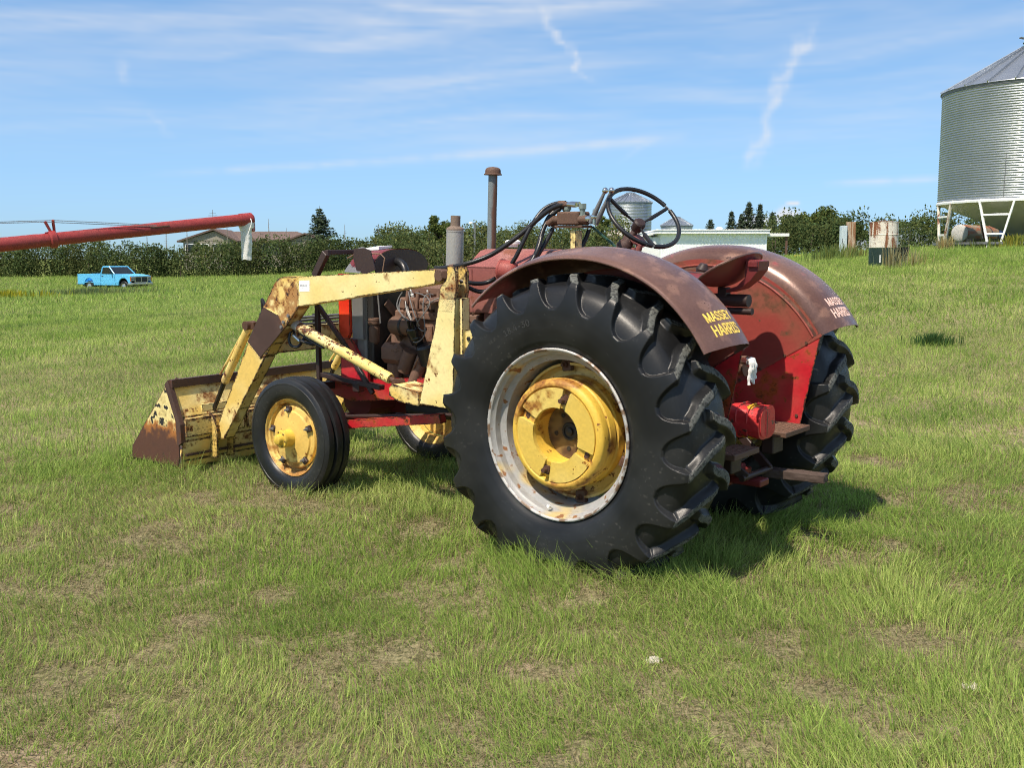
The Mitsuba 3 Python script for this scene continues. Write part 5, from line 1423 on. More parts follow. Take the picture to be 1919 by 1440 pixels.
# --- quonset hut
qh = thing('quonset_hut', 'low grey arched metal hut behind the bushes left of the hopper bin', 'hut')
qx0, qx1, qz = (29.494, 85.000, 3.791)[0], (35.345, 85.000, 3.791)[0], on_ground(33, 85)
zt_ = (33.159, 85.000, 4.177)[2]
L_ = 9.0
aq = np.linspace(0, np.pi, 28)
wq = (qx1 - qx0) / 2
for k in range(6):
    y0, y1 = 85 + k * 1.5, 85 + k * 1.5 + 1.46
    o = np.stack([(qx0 + qx1) / 2 + wq * np.cos(aq), qz + (zt_ - qz) * np.sin(aq)], 1)
    part(qh, 'roof_sheet', prism(np.vstack([o, (o[::-1] - [(qx0 + qx1) / 2, qz]) * .98 + [(qx0 + qx1) / 2, qz]]), y0, y1), 'quonset_grey', 25)
part(qh, 'end_wall', prism(np.vstack([o * 1.0]), 85.2, 85.25), 'quonset_grey', False)
for k in range(14):
    a_ = aq[2 + int(k * 1.85)]
    c = np.array([(qx0 + qx1) / 2 + wq * 1.0 * math.cos(a_), 84.98, qz + (zt_ - qz) * 1.0 * math.sin(a_)])
    part(qh, 'rib', bar(c, c + [0, 1.2, .02], .16, .08), 'quonset_grey')

# --- red grain auger coming in from the left
A1, A0 = np.array((-6.179, 25.000, 2.584)), np.array((-10.485, 21.400, 1.918))
ad = (A1 - A0) / np.linalg.norm(A1 - A0)
A00 = A0 - ad * ((A0[2] - on_ground(*(A0 - ad * 12)[:2]) - .35) / ad[2])
ag = thing('grain_auger', 'long red grain auger tube reaching in from the left above the hedge', 'auger')
LT = np.linalg.norm(A1 - A00)
part(ag, 'tube', lathe([(.145, 0), (.145, LT - 4.9), (.138, LT - 4.88), (.138, LT - .12), (.130, LT - .04), (.10, LT)], A00, ad, 36), 'auger_red', 40)
jt = A0 + ad * (np.linalg.norm(np.array((-9.571, 21.900, 2.069)) - A0))
part(ag, 'flange', lathe([(.150, -.09), (.185, -.06), (.185, .04), (.150, .07)], jt, ad, 32, cap=False), 'auger_red', 30)
brk = part(ag, 'cable_bracket', cat(bar(jt + [-.02, -.05, .15], np.array((-9.787, 21.950, 2.413)), .05, .05), bar(jt + [.01, .05, .15], np.array((-9.661, 22.050, 2.450)), .05, .05), bar(np.array((-9.800, 21.950, 2.170)), np.array((-9.674, 22.050, 2.205)), .03, .03)), 'auger_red')
for a_, b_, c_ in (((-9.787, 21.950, 2.402), (-7.864, 23.400, 2.347), A00 + ad * 2 + [0, 0, 1.2]), ((-9.662, 22.050, 2.439), (-7.912, 23.300, 2.379), A00 + ad * 2 + [0, .1, 1.2])):
    a_, b_ = np.array(a_), np.array(b_)
    part(ag, 'truss_cable', tube(np.array([b_ + [0, 0, .0], a_, c_]), .008, 6), 'grey_steel')
part(ag, 'truss_cable', tube(np.array([jt + [0, .15, .10], jt - ad * 1.6 + [0, .02, .17], A00 + ad * 3 + [0, 0, .8]]), .011, 6), 'grey_steel')
for b_ in ((-7.864, 23.400, 2.347), (-10.259, 22.600, 2.048)):
    b_ = np.array(b_)
    part(ag, 'cable_anchor', bar(b_ - ad * .22, b_ + ad * .22, .035, .03), 'rust_brown')
# support legs with wheels, outside the picture
for f_ in (.42, .50):
    c = A00 + ad * LT * f_
    for s in (-1, 1):
        part(ag, 'support_leg', bar(c, (c[0], c[1] + s * 1.1, on_ground(c[0], c[1] + s * 1.1) + .3), .06, .06), 'auger_red')
c = A00 + ad * LT * .46
for s in (-1, 1):
    part(ag, 'wheel', lathe([(.18, -.08), (.32, -.07), (.33, 0), (.32, .07), (.18, .08)], (c[0], c[1] + s * 1.15, on_ground(c[0], c[1] + s * 1.15) + .3), (0, 1, 0), 24), 'rubber')
part(ag, 'hopper', box(A00 + [-.5, -.4, -.3], A00 + [.4, .4, .12], .02), 'auger_red')
part(ag, 'discharge_hood', cat(lathe([(.142, 0), (.15, .02), (.15, .30), (.142, .32)], A1 - ad * .36, ad, 28), box(A1 + [-.28, -.13, -.30], A1 + [.02, .13, -.02], .02)), 'auger_red')
# the pale canvas spout hanging from its end
sk = []
for k, (cx, hw, dz_) in enumerate(((-6.324, 0.186, -0.064), (-6.318, 0.18, -0.18), (-6.318, 0.141, -0.269), (-6.321, 0.125, -0.346), (-6.324, 0.128, -0.487), (-6.326, 0.123, -0.641), (-6.331, 0.115, -0.821), (-6.331, 0.115, -0.975))):
    t = np.linspace(0, 2 * np.pi, 28, endpoint=False)
    rip = 1 + .05 * np.sin(t * 5 + k * 1.3) + .03 * np.sin(t * 9 + k)
    sk.append(np.stack([cx + hw * np.cos(t) * rip, 24.9 + .11 * np.sin(t) * rip, A1[2] + dz_ + .012 * np.sin(t * 3 + k)], 1))
sk = np.array(sk)
fine = PchipInterpolator(np.linspace(0, 1, len(sk)), sk)(np.linspace(0, 1, 36))
fine[..., 0] += .006 * np.sin(np.linspace(0, 40, 36))[:, None]
n, k = fine.shape[:2]
i, j = np.meshgrid(np.arange(n - 1), np.arange(k), indexing='ij')
q = np.stack([i * k + j, i * k + (j + 1) % k, (i + 1) * k + (j + 1) % k, (i + 1) * k + j], -1).reshape(-1, 4)
single('canvas_spout', trimesh.Trimesh(fine.reshape(-1, 3), np.vstack([q[:, [0, 1, 2]], q[:, [0, 2, 3]]]), process=False), 'auger_sock', 'pale grey canvas spout hanging from the end of the red auger', 'spout', smooth=True)
single('spout_rope', tube(curve([A1 + [-.16, -.16, .02], A1 + [.0, -.2, -.02], A1 + [-.07, -.19, -.35], A1 + [-.09, -.17, -.75]], 16), .012, 6), 'white_paint', 'short white rope tied round the top of the canvas spout', 'rope', smooth=True)

# --- blue pickup truck
tx, ty = (-27.402, 72.000, 0.357)[0], 72.0
tz = (-27.446, 72.000, -0.599)[2]
head = math.radians(-25)
MT = shift(tx, ty, tz) @ rot(math.degrees(head))          # truck frame: x ahead, y to its left
TK = thing('pickup_truck', 'light blue pickup truck parked in the tall grass in front of the hedge', 'truck')


def kp(parent, name, mesh, bsdf, smooth=30, **kw):
    return part(parent, name, mesh, bsdf, smooth, MT, **kw)


def trim_poly(pts, y0, y1):
    return prism(pts, y0, y1)


hw = .97
# body sides with wheel arches
def arch(cx, r, z0, n=14):
    return [(cx + r * math.cos(t), z0 + r * math.sin(t)) for t in np.linspace(0, np.pi, n)]


def side(pts):
    return [prism(pts, s * hw, s * (hw - .10)) for s in (1, -1)]


bed = [(-2.55, .50), (-2.55, 1.20), (-.42, 1.20), (-.42, .45), (-1.05, .45)] + arch(-1.50, .44, .50) + [(-1.94, .50)]
kp(TK, 'cargo_bed', cat(*side(bed), box([-2.55, -hw + .02, .60], [-.42, hw - .02, .66]), box([-2.55, -hw, .60], [-2.48, hw, 1.2], .02), box([-.50, -hw, .6], [-.42, hw, 1.2], .02)), 'truck_blue', 25)
fen = [(.92, .45), (.92, 1.18), (1.9, 1.12), (2.28, 1.05), (2.30, .55), (2.16, .50)] + arch(1.66, .45, .50) + [(1.21, .45)]
for wing in side(fen):
    kp(TK, 'front_wing', wing, 'truck_blue', 25)
kp(TK, 'hood', trimesh.convex.convex_hull(np.array([(x, y, z) for x, z, w in ((.82, 1.20, .93), (1.7, 1.17, .90), (2.28, 1.08, .88), (2.30, 1.03, .88), (.82, 1.12, .93)) for y in (-w, w)])), 'truck_blue', 25)
dr1 = [(-.38, .45), (-.38, 1.19), (.90, 1.19), (.90, .45)]
for s in (1, -1):
    d_ = kp(TK, 'door', prism(dr1, s * (hw + .004), s * (hw - .08)), 'truck_blue', False)
    kp(d_, 'handle', box([-.30, s * (hw + .006), 1.02], [-.14, s * (hw + .03), 1.08], .01), 'plastic_black')
    kp(d_, 'mirror', box([.62, s * (hw + .03), 1.22], [.72, s * (hw + .22), 1.40], .03), 'plastic_black')
    kp(TK, 'side_window', prism([(-.26, 1.21), (-.20, 1.62), (.30, 1.62), (.66, 1.21)], s * (hw - .045), s * (hw - .06)), 'dark_glass', False)
    kp(TK, 'body_moulding', cat(box([-2.5, s * (hw + .004), .60], [-2.0, s * (hw + .014), .66], .003), box([-1.0, s * (hw + .008), .60], [1.15, s * (hw + .016), .66], .003)), 'truck_blue')
gl = []
for s in (1, -1):
    gl += [bar((-.38, s * (hw - .03), 1.18), (-.27, s * (hw - .13), 1.70), .10, .09, .02), bar((.86, s * (hw - .04), 1.18), (.28, s * (hw - .15), 1.70), .07, .09, .02)]
kp(TK, 'cab', cat(*gl, trimesh.convex.convex_hull(np.array([(x, y, z) for x, z, w in ((-.34, 1.66, .86), (-.28, 1.73, .80), (.22, 1.74, .80), (.33, 1.67, .85)) for y in (-w, w)])), box([-.40, -hw + .03, .5], [-.36, hw - .03, 1.25], .02)), 'truck_blue', 25)
kp(TK, 'windscreen', trimesh.convex.convex_hull(np.array([(.85, -.86, 1.18), (.85, .86, 1.18), (.31, .78, 1.67), (.31, -.78, 1.67), (.86, -.86, 1.19), (.86, .86, 1.19), (.32, .78, 1.68), (.32, -.78, 1.68)])), 'dark_glass', False)
kp(TK, 'rear_window', trimesh.convex.convex_hull(np.array([(-.38, -.80, 1.22), (-.38, .80, 1.22), (-.32, .74, 1.62), (-.32, -.74, 1.62), (-.37, -.80, 1.22), (-.37, .80, 1.22), (-.31, .74, 1.62), (-.31, -.74, 1.62)])), 'dark_glass', False)
kp(TK, 'dashboard', box([.35, -.8, .6], [.80, .8, 1.15], .03), 'plastic_black')
gr_ = kp(TK, 'grille', box([2.29, -.60, .66], [2.325, .60, 1.03], .01), 'plastic_black')
kp(gr_, 'frame', cat(box([2.32, -.62, 1.0], [2.34, .62, 1.04]), box([2.32, -.62, .64], [2.34, .62, .68]), box([2.32, .54, .66], [2.345, .60, 1.03]), box([2.32, -.60, .66], [2.345, -.54, 1.03]), box([2.32, -.03, .66], [2.335, .03, 1.03])), 'truck_chrome')
for s in (1, -1):
    for z in (.74, .90):
        kp(TK, 'headlight', box([2.29, s * .62, z], [2.33, s * .90, z + .12], .01), 'lamp_clear')
    kp(TK, 'turn_signal', box([2.27, s * .90, .70], [2.32, s * .975, 1.02], .01), 'lamp_amber')
    kp(TK, 'tail_light', box([-2.565, s * .80, .72], [-2.545, s * .96, 1.10], .01), 'lamp_amber')
kp(TK, 'bumper', cat(box([2.30, -.97, .46], [2.46, .97, .62], .03), box([2.05, -1.0, .48], [2.40, -.95, .60], .02), box([2.05, .95, .48], [2.40, 1.0, .60], .02)), 'truck_chrome')
kp(TK, 'rear_bumper', box([-2.72, -.95, .46], [-2.56, .95, .62], .03), 'truck_chrome')
kp(TK, 'underbody', box([-2.4, -.7, .32], [2.2, .7, .62], .05), 'plastic_black')
for x in (-1.50, 1.66):
    for s in (1, -1):
        w_ = kp(TK, 'wheel', lathe([(.20, -.11), (.34, -.11), (.365, -.08), (.365, .08), (.34, .11), (.20, .11)], (x, s * .84, .36), (0, 1, 0), 28), 'rubber')
        kp(w_, 'rim', lathe([(.205, 0), (.20, .02), (.15, .005), (.06, .03), (0, .03)], (x, s * .945, .36), (0, s, 0), 24), 'truck_chrome')

# --- house behind the hedge
HD = 118.0
hz = on_ground(-22, HD) + .0
ze, zr = (-33.695, 118.000, 3.734)[2], (-33.649, 118.000, 5.045)[2]
hx0, hx1 = (-37.308, 118.000, 3.734)[0], (-22.554, 118.000, 3.734)[0]
hs = thing('house', 'low house with brown shingled roof behind the hedge on the left', 'house')
part(hs, 'wall', box([hx0 + .6, HD, hz - .5], [hx1 - .4, HD + 8, ze], .01), 'house_wall')
rr2 = []
part(hs, 'roof', trimesh.convex.convex_hull(np.array([(hx0, HD - .8, ze), (hx1, HD - .8, ze), (hx0, HD + 9, ze), (hx1, HD + 9, ze), (hx0 + 3.6, HD + 4, zr - .25), (hx1 - 2.5, HD + 4, zr - .25), (hx0, HD - .8, ze - .15), (hx1, HD - .8, ze - .15)])), 'house_roof', False)


def gable(x0, xm, x1, zt, dd):
    y = HD - dd
    part(hs, 'gable', prism([(x0 + .5, ze - .1), (x1 - .5, ze - .1), (xm, zt - .3)], y, y + .2), 'house_wall', False)
    for xa in (x0, x1):
        v = [(xa, y - .35, ze - .12), (xm, y - .35, zt), (xm, HD + 4.5, zt), (xa, HD + 4.5, ze - .12)]
        v += [(a, b, c - .18) for a, b, c in v]
        part(hs, 'gable_roof', trimesh.convex.convex_hull(np.array(v)), 'house_roof', False)
    part(hs, 'gable_wall', box([x0 + .6, y, hz - .5], [x1 - .6, y + 3, ze - .15]), 'house_wall')


gable((-36.935, 115.500, 3.573)[0], (-32.867, 115.500, 3.573)[0], (-30.214, 115.500, 3.573)[0], (-33.532, 118.000, 4.956)[2], 2.5)
gable((-25.540, 116.500, 3.590)[0], (-23.043, 116.500, 3.590)[0], (-20.664, 116.500, 3.590)[0], (-23.318, 118.000, 4.509)[2], 1.5)
for x, y in (((-35.579, 115.500, 3.573)[0], HD - 2.5), ((-34.046, 115.500, 3.573)[0], HD - 2.5), ((-32.513, 115.500, 3.573)[0], HD - 2.5), ((-29.483, 118.000, 3.615)[0], HD), ((-27.676, 118.000, 3.615)[0], HD)):
    wdw = part(hs, 'window', box([x - .55, y - .06, ze - 1.5], [x + .55, y + .02, ze - .45], .01), 'white_paint')
    part(wdw, 'pane', box([x - .47, y - .09, ze - 1.42], [x + .47, y - .065, ze - .53], .004), 'dark_glass')
at_ = np.array((-33.958, 119.000, 6.153))
single('aerial', cat(bar((at_[0], 119, ze), at_ + [0, 0, 1.0], .05, .05), bar(at_ + [-.5, 0, .35], at_ + [.5, 0, .35], .04, .04), bar(at_ + [-.35, 0, .65], at_ + [.35, 0, .65], .04, .04)), 'grey_steel', 'thin television aerial rising above the brown house roof', 'aerial', smooth=False)

# --- yard lamp on a pole
lx, ly = (-3.414, 95.000, 4.285)[0], 95.0
lp = thing('yard_lamp', 'grey lamp pole with a pale lamp head rising above the hedge beside the muffler', 'lamp pole')
part(lp, 'pole', bar((lx, ly, on_ground(lx, ly)), np.array((-3.387, 95.000, 4.907)), .17, .17), 'grey_steel')
part(lp, 'arm', bar(np.array((-3.387, 95.000, 4.835)), np.array((-3.654, 95.000, 4.835)), .08, .08), 'grey_steel')
part(lp, 'lamp_head', lathe([(.0, -.12), (.16, -.08), (.2, 0), (.16, .1), (.0, .14)], (-3.726, 95.000, 4.835), (0, 0, 1), 14), 'white_paint')

# ---------------------------------------------------------------- plants


def leaves(centres, size, normals, colours, aspect=1.0):
    """One flat rhombic leaf or leaf cluster per centre, facing normal, vertex-coloured."""
    n = len(centres)
    r = rng.normal(size=(n, 3))
    u = np.cross(normals, r)
    u /= np.linalg.norm(u, axis=1, keepdims=True) + 1e-9
    w = np.cross(normals, u)
    s = np.broadcast_to(size, (n,))[:, None]
    v = np.stack([centres - u * s, centres + w * s * aspect * .6, centres + u * s, centres - w * s * aspect * .6], 1).reshape(-1, 3)
    b = np.arange(n)[:, None] * 4
    f = np.vstack([b + [0, 1, 2], b + [0, 2, 3]])
    return v, f, np.repeat(colours, 4, 0)


def put(name, V, label=None, catg=None, group=None, kind=None, parent=None, bsdf='leaf'):
    v, f, c = V
    m = trimesh.Trimesh(v, f, process=False)
    if parent:
        return part(parent, name, m, bsdf, False, None, color=c)
    return single(name, m, bsdf, label, catg, group, kind, smooth=False, color=c)


def jitter(base, n, amt=.25, hue=.12):
    base = np.asarray(base, float)
    k = 1 + amt * rng.normal(size=(n, 1))
    t = rng.normal(size=(n, 1)) * hue
    c = base * np.clip(k, .4, 1.8)
    return np.clip(c * np.hstack([1 + t, np.ones((n, 1)), 1 - t]), 0.005, .9)


def hedge(name, pts, depth, h_fn, label, base_col, dens=46, size=.13, lump=1.4, seed=0, sticks=True):
    """A row of shrubs along the ground line pts: rounded lumps of leaf clusters with gaps and stems."""
    pts = np.asarray(pts, float)
    seg = np.linalg.norm(np.diff(pts, axis=0), axis=1)
    tt = np.r_[0, np.cumsum(seg)]
    L = tt[-1]
    C, R = [], []
    nl = int(L / lump * 4.2)
    for k in range(nl):
        s = L * (k + rng.uniform(0, 1)) / nl
        x, y = np.interp(s, tt, pts[:, 0]), np.interp(s, tt, pts[:, 1])
        d = rng.uniform(0, depth)
        h = h_fn(s / L) * rng.uniform(.84, 1.04) * (1.0 if d > .6 else .82)
        C.append((x, y + d, h))
        R.append(rng.uniform(.55, 1.15) * lump * .62)
    C, R = np.array(C), np.array(R)
    cen, nor, col = [], [], []
    for (x, y, h), r in zip(C, R):
        g = float(smooth_ground(np.array([x]), np.array([y]))[0])
        area = 2 * np.pi * r * h
        n = int(area * dens * .5)
        a = rng.uniform(0, 2 * np.pi, n)
        z = h * rng.beta(1.15, 1.05, n)
        prof = np.sqrt(np.clip(1 - (np.clip(z / h - .45, 0, 1) / .55) ** 2, 0, 1)) * .9 + .12
        rad = r * prof * (.50 + .60 * rng.random(n) ** .6) * (1 + .25 * np.sin(3 * a + x) * np.sin(5 * z + y))
        p = np.stack([x + rad * np.cos(a), y + rad * np.sin(a), g + z], 1)
        nn = np.stack([np.cos(a), np.sin(a), (z / h - .3) * 1.1], 1) + rng.normal(size=(n, 3)) * .7
        nn /= np.linalg.norm(nn, axis=1, keepdims=True)
        tone = rng.uniform(.68, 1.32) * np.array([1 + .22 * (rng.random() - .5), 1, 1])
        cen.append(p); nor.append(nn); col.append(jitter(np.array(base_col) * tone, n, .13, .07))
        # shoots standing out of the top
        m = max(2, int(n * .05))
        a = rng.uniform(0, 2 * np.pi, m)
        q = np.stack([x + r * .6 * np.cos(a), y + r * .6 * np.sin(a), g + h * rng.uniform(.95, 1.12, m)], 1)
        cen.append(q); nor.append(rng.normal(size=(m, 3)) + [0, -1, 0]); col.append(jitter(np.array(base_col) * 1.25, m, .2, .1))
    cen, nor, col = np.vstack(cen), np.vstack(nor), np.vstack(col)
    nor /= np.linalg.norm(nor, axis=1, keepdims=True) + 1e-9
    t = thing(name, label, 'hedge')
    put('foliage', leaves(cen, size * rng.uniform(.6, 1.3, len(cen)), nor, col), parent=t)
    st = []
    for (x, y, h), r in list(zip(C, R))[::2]:
        g = float(smooth_ground(np.array([x]), np.array([y]))[0])
        a, b = rng.uniform(-.4, .4, 2)
        st.append(bar((x, y, g - .05), (x + a, y + b, g + h * .8), .05, .05, 0))
    part(t, 'stems', cat(*st), 'bark', False, kind='stuff')
    return t


DKG = (0.085, 0.112, 0.042)
OLV = (0.110, 0.132, 0.050)
hedge('hedge', [(-56, 92), (-42, 91), (-25, 91), (-14, 92), (-7.5, 96)], 4.0, lambda s: 2.95 + .15 * math.sin(s * 21) + .12 * math.sin(s * 57), 'long dark green hedge behind the blue pickup truck', DKG, 78, .095, 1.7)
hedge('hedge', [(-13.5, 104), (-8, 112), (-2, 122), (6, 128), (14, 130)], 5, lambda s: 3.6 + .8 * s + .35 * math.sin(s * 31), 'far green hedge that recedes behind the muffler and air stack', OLV, 44, .115, 2.0)
hedge('hedge', [(-7, 66), (-4, 64), (2, 62), (5, 61), (7.0, 61)], 3.5, lambda s: 2.35 + .55 * s + .2 * math.sin(s * 27), 'dense hedge close behind the tractor hood and hydraulic hoses', OLV, 76, .075, 1.4)
hedge('hedge', [(17.5, 70), (22, 66), (27, 64), (34, 64)], 4, lambda s: 3.0 + .3 * math.sin(s * 23), 'dark hedge between the white shed and the wooden post', DKG, 80, .08, 1.5)
hedge('hedge', [(21, 47), (24, 46), (30, 48), (38, 50)], 2.5, lambda s: 1.45 + .2 * math.sin(s * 19), 'low dark bushes between the rusty barrel and the hopper bin', DKG, 90, .06, 1.0)


def broadleaf(x, y, h, r, label, colr, dens=1.0, size=.2, group=None, trunk_h=.28):
    g = on_ground(x, y)
    t = thing('broadleaf_tree', label, 'tree', group)
    tr = []
    top = np.array([x + rng.uniform(-.4, .4), y, g + h * .62])
    tr.append(tube(curve([(x, y, g - .1), (x + rng.uniform(-.2, .2), y, g + h * .3), top], 10), np.linspace(.16, .06, 10) * h / 5, 8))
    cl = []
    for k in range(26):
        a, e = rng.uniform(0, 2 * np.pi), rng.uniform(-.25, 1)
        rad = r * rng.uniform(.35, .9)
        c = np.array([x + rad * np.cos(a) * math.cos(e * 1.2), y + rad * np.sin(a) * math.cos(e * 1.2), g + h * (.50 + .46 * e * rng.uniform(.75, 1.02))])
        cl.append((c, r * rng.uniform(.22, .40)))
        s = np.array([x, y, g + h * rng.uniform(.25, .5)])
        tr.append(tube(np.linspace(s, c, 5) + rng.normal(size=(5, 3)) * .06, np.linspace(.05, .015, 5) * h / 5, 5))
    cen, nor, col = [], [], []
    for c, rc in cl:
        n = int(150 * dens * (rc / .8) ** 2 * (.2 / size) ** 2) + 30
        d = rng.normal(size=(n, 3))
        d /= np.linalg.norm(d, axis=1, keepdims=True)
        q = c + d * rc * (rng.random((n, 1)) ** .35) * [1, 1, .8]
        cen.append(q); nor.append(d + rng.normal(size=(n, 3)) * .6 + [0, 0, .3]); col.append(jitter(np.array(colr) * rng.uniform(.8, 1.2), n, .22, .1))
    cen, nor, col = np.vstack(cen), np.vstack(nor), np.vstack(col)
    nor /= np.linalg.norm(nor, axis=1, keepdims=True)
    put('crown', leaves(cen, size * rng.uniform(.6, 1.25, len(cen)), nor, col), parent=t)
    part(t, 'trunk', cat(*tr), 'bark', 40)
    return t


for px, (x, y, h, r), lab in (
        (0, ((23.279, 80.000, 3.462)[0], 80, 4.3, 2.6), 'tallest round leafy tree behind the white shed end, left of the wooden post'),
        (0, ((21.185, 78.000, 3.417)[0], 78, 3.6, 1.8), 'leafy tree left of the tallest round tree, above the shed porch'),
        (0, ((24.053, 76.000, 3.371)[0], 76, 3.5, 1.6), 'leafy tree just left of the top of the wooden post'),
        (0, ((24.948, 82.000, 3.508)[0], 82, 3.9, 1.8), 'leafy tree between the tallest round tree and the wooden post'),
        (0, ((34.515, 98.000, 3.874)[0], 98, 3.5, 1.7), 'small far tree above the rusty barrel'),
        (0, ((37.014, 98.000, 3.874)[0], 98, 3.7, 2.0), 'far tree above the arched hut, left one'),
        (0, ((38.462, 96.000, 3.828)[0], 96, 4.0, 2.1), 'far tree above the arched hut beside the hopper bin'),
        (0, ((40.058, 94.000, 3.782)[0], 94, 3.2, 2.0), 'far tree seen between the left legs of the hopper bin'),
        (0, ((-7.919, 118.000, 3.734)[0], 112, 5.3, 1.9), 'round tree above the far hedge just left of the muffler'),
        (0, ((7.352, 84.000, 3.129)[0], 84, 4.1, .8), 'slender leafy tree just left of the tall far bin')):
    broadleaf(x, y, h, r, lab, (0.092, 0.122, 0.038), .85, .13)


def spruce(x, y, h, r, label, dead=False, group=None, colr=(0.080, 0.108, 0.068)):
    """A conifer: whorls of drooping boughs with gaps; dead ones keep only bare twigs."""
    g = on_ground(x, y)
    t = thing('dead_tree' if dead else 'spruce_tree', label, 'tree', group)
    sw = [tube(np.array([(x, y, g - .1), (x + .02 * h * rng.normal() * .3, y, g + h * .5), (x, y, g + h)]), [.035 * h * .6, .02 * h * .6, .004 * h], 6)]
    cen, nor, col = [], [], []
    z = .12 * h
    while z < h * .985:
        f = z / h
        rad = r * (1 - f) ** .8 * (1.3 if not dead else .8) + .05
        nb = 5 if dead else 8
        a0 = rng.uniform(0, 2 * np.pi)
        for b in range(nb):
            if rng.random() < (.35 if dead else .10):
                continue
            a = a0 + 2 * np.pi * b / nb + rng.normal() * .2
            L = rad * rng.uniform(.6, 1.12)
            d = np.array([math.cos(a), math.sin(a), 0])
            n = 6
            s = np.linspace(0, 1, n)
            path = np.array([x, y, g + z]) + d * L * s[:, None] + np.array([0, 0, 1]) * (-.20 * L * s ** 1.0 + .16 * L * s ** 2.5)[:, None]
            sw.append(tube(path, np.linspace(.012, .004, n) * (h / 5 if not dead else h / 4.5), 4))
            if not dead:
                m = int(16 + 34 * L)
                k = rng.uniform(.12, 1, m)
                q = np.array([np.interp(k, s, path[:, i]) for i in range(3)]).T
                side = np.array([-d[1], d[0], 0])
                wd = .30 * L * (1.05 - k) + .06
                q = q + side * (rng.uniform(-1, 1, m) * wd)[:, None] + rng.normal(size=(m, 3)) * .04 + np.array([0, 0, -1]) * (rng.random(m) * .10 * h / 5)[:, None]
                cen.append(q); nor.append(rng.normal(size=(m, 3)) * .5 + d * .3 + [0, 0, .9]); col.append(jitter(np.array(colr) * rng.uniform(.75, 1.25), m, .25, .1))
        z += h * (.036 if not dead else .06) * rng.uniform(.8, 1.25)
    if not dead:
        cen, nor, col = np.vstack(cen), np.vstack(nor), np.vstack(col)
        nor /= np.linalg.norm(nor, axis=1, keepdims=True)
        put('boughs', leaves(cen, .042 * h / 2.6 * rng.uniform(.7, 1.5, len(cen)), nor, col, .75), parent=t)
        part(t, 'trunk', cat(*sw), 'bark', 40)
    else:
        part(t, 'trunk', sw[0], 'dead_wood', 40)
        if len(sw) > 1:
            part(t, 'twigs', cat(*sw[1:]), 'dead_wood', 40, kind='stuff')
    return t


def top_h(p, d):
    return p[2] - on_ground(p[0], d)


for p, d, r, lab in (((-19.060, 104.000, 6.837), 104, 2.5, 'dark green spruce standing alone above the hedge on the left'),
                     ((18.016, 95.000, 5.242), 95, 1.35, 'shortest spruce above the white shed roof, leftmost of the row'),
                     ((19.883, 95.000, 6.006), 95, 1.0, 'spruce second from the left in the row above the shed'),
                     ((21.455, 95.000, 6.816), 95, 1.5, 'tallest spruce in the row above the shed'),
                     ((22.475, 95.000, 6.625), 95, 1.05, 'narrow spruce just right of the tallest one in the row'),
                     ((23.607, 95.000, 5.910), 95, 1.2, 'spruce at the right end of the row, beside the low clouds'),
                     ((21.126, 96.000, 5.762), 96.5, 1.1, 'spruce hidden behind the tallest one in the row')):
    spruce(p[0], d, top_h(p, d), r, lab)
for p, d, r, lab in (((-25.565, 110.000, 5.811), 110, 1.0, 'bare thin dead spruce left of the green spruce'),
                     ((-24.117, 112.000, 4.928), 112, .6, 'short bare dead tree close left of the green spruce'),
                     ((-17.249, 108.000, 5.137), 108, 1.0, 'bare dead spruce right of the green spruce'),
                     ((-13.476, 106.000, 4.912), 106, .8, 'thin bare dead tree above the broken hood'),
                     ((-11.353, 110.000, 4.814), 110, .6, 'very thin bare dead tree between the hood and the muffler'),
                     ((-8.618, 108.000, 4.429), 108, .9, 'bare dead tree left of the muffler'),
                     ((-37.028, 112.000, 4.646), 112, 1.1, 'bare dead tree left of the brown house'),
                     ((-34.795, 112.000, 4.815), 112, .6, 'bare dead tree at the left end of the brown house roof'),
                     ((-30.763, 113.000, 5.527), 113, .9, 'bare dead tree sticking up behind the house ridge'),
                     ((-39.093, 112.000, 4.420), 112, .5, 'leaning bare dead tree furthest left behind the hedge')):
    spruce(p[0], d, top_h(p, d), r, lab, dead=True)
# --- grass: real blades, shorter and sparser where the soil shows, wider with distance


def at_tractor(x, y):
    return (TM @ np.array([x, y, 0, 1.0]))[:2]


# longer grass that no mower reaches: beside the wheels, under the tractor, along the bucket
LONG = [(at_tractor(-.75, .95), at_tractor(.45, 1.02), .20, .55), (at_tractor(-.4, -.2), at_tractor(-.2, .5), .5, .5), (at_tractor(2.1, .68), at_tractor(2.6, .68), .2, .45),
        (at_tractor(3.3, .82), at_tractor(3.95, .82), .2, .5), (at_tractor(3.2, -.6), at_tractor(3.2, .75), .2, .6), (at_tractor(1.2, .3), at_tractor(2.0, -.4), .5, .6)]


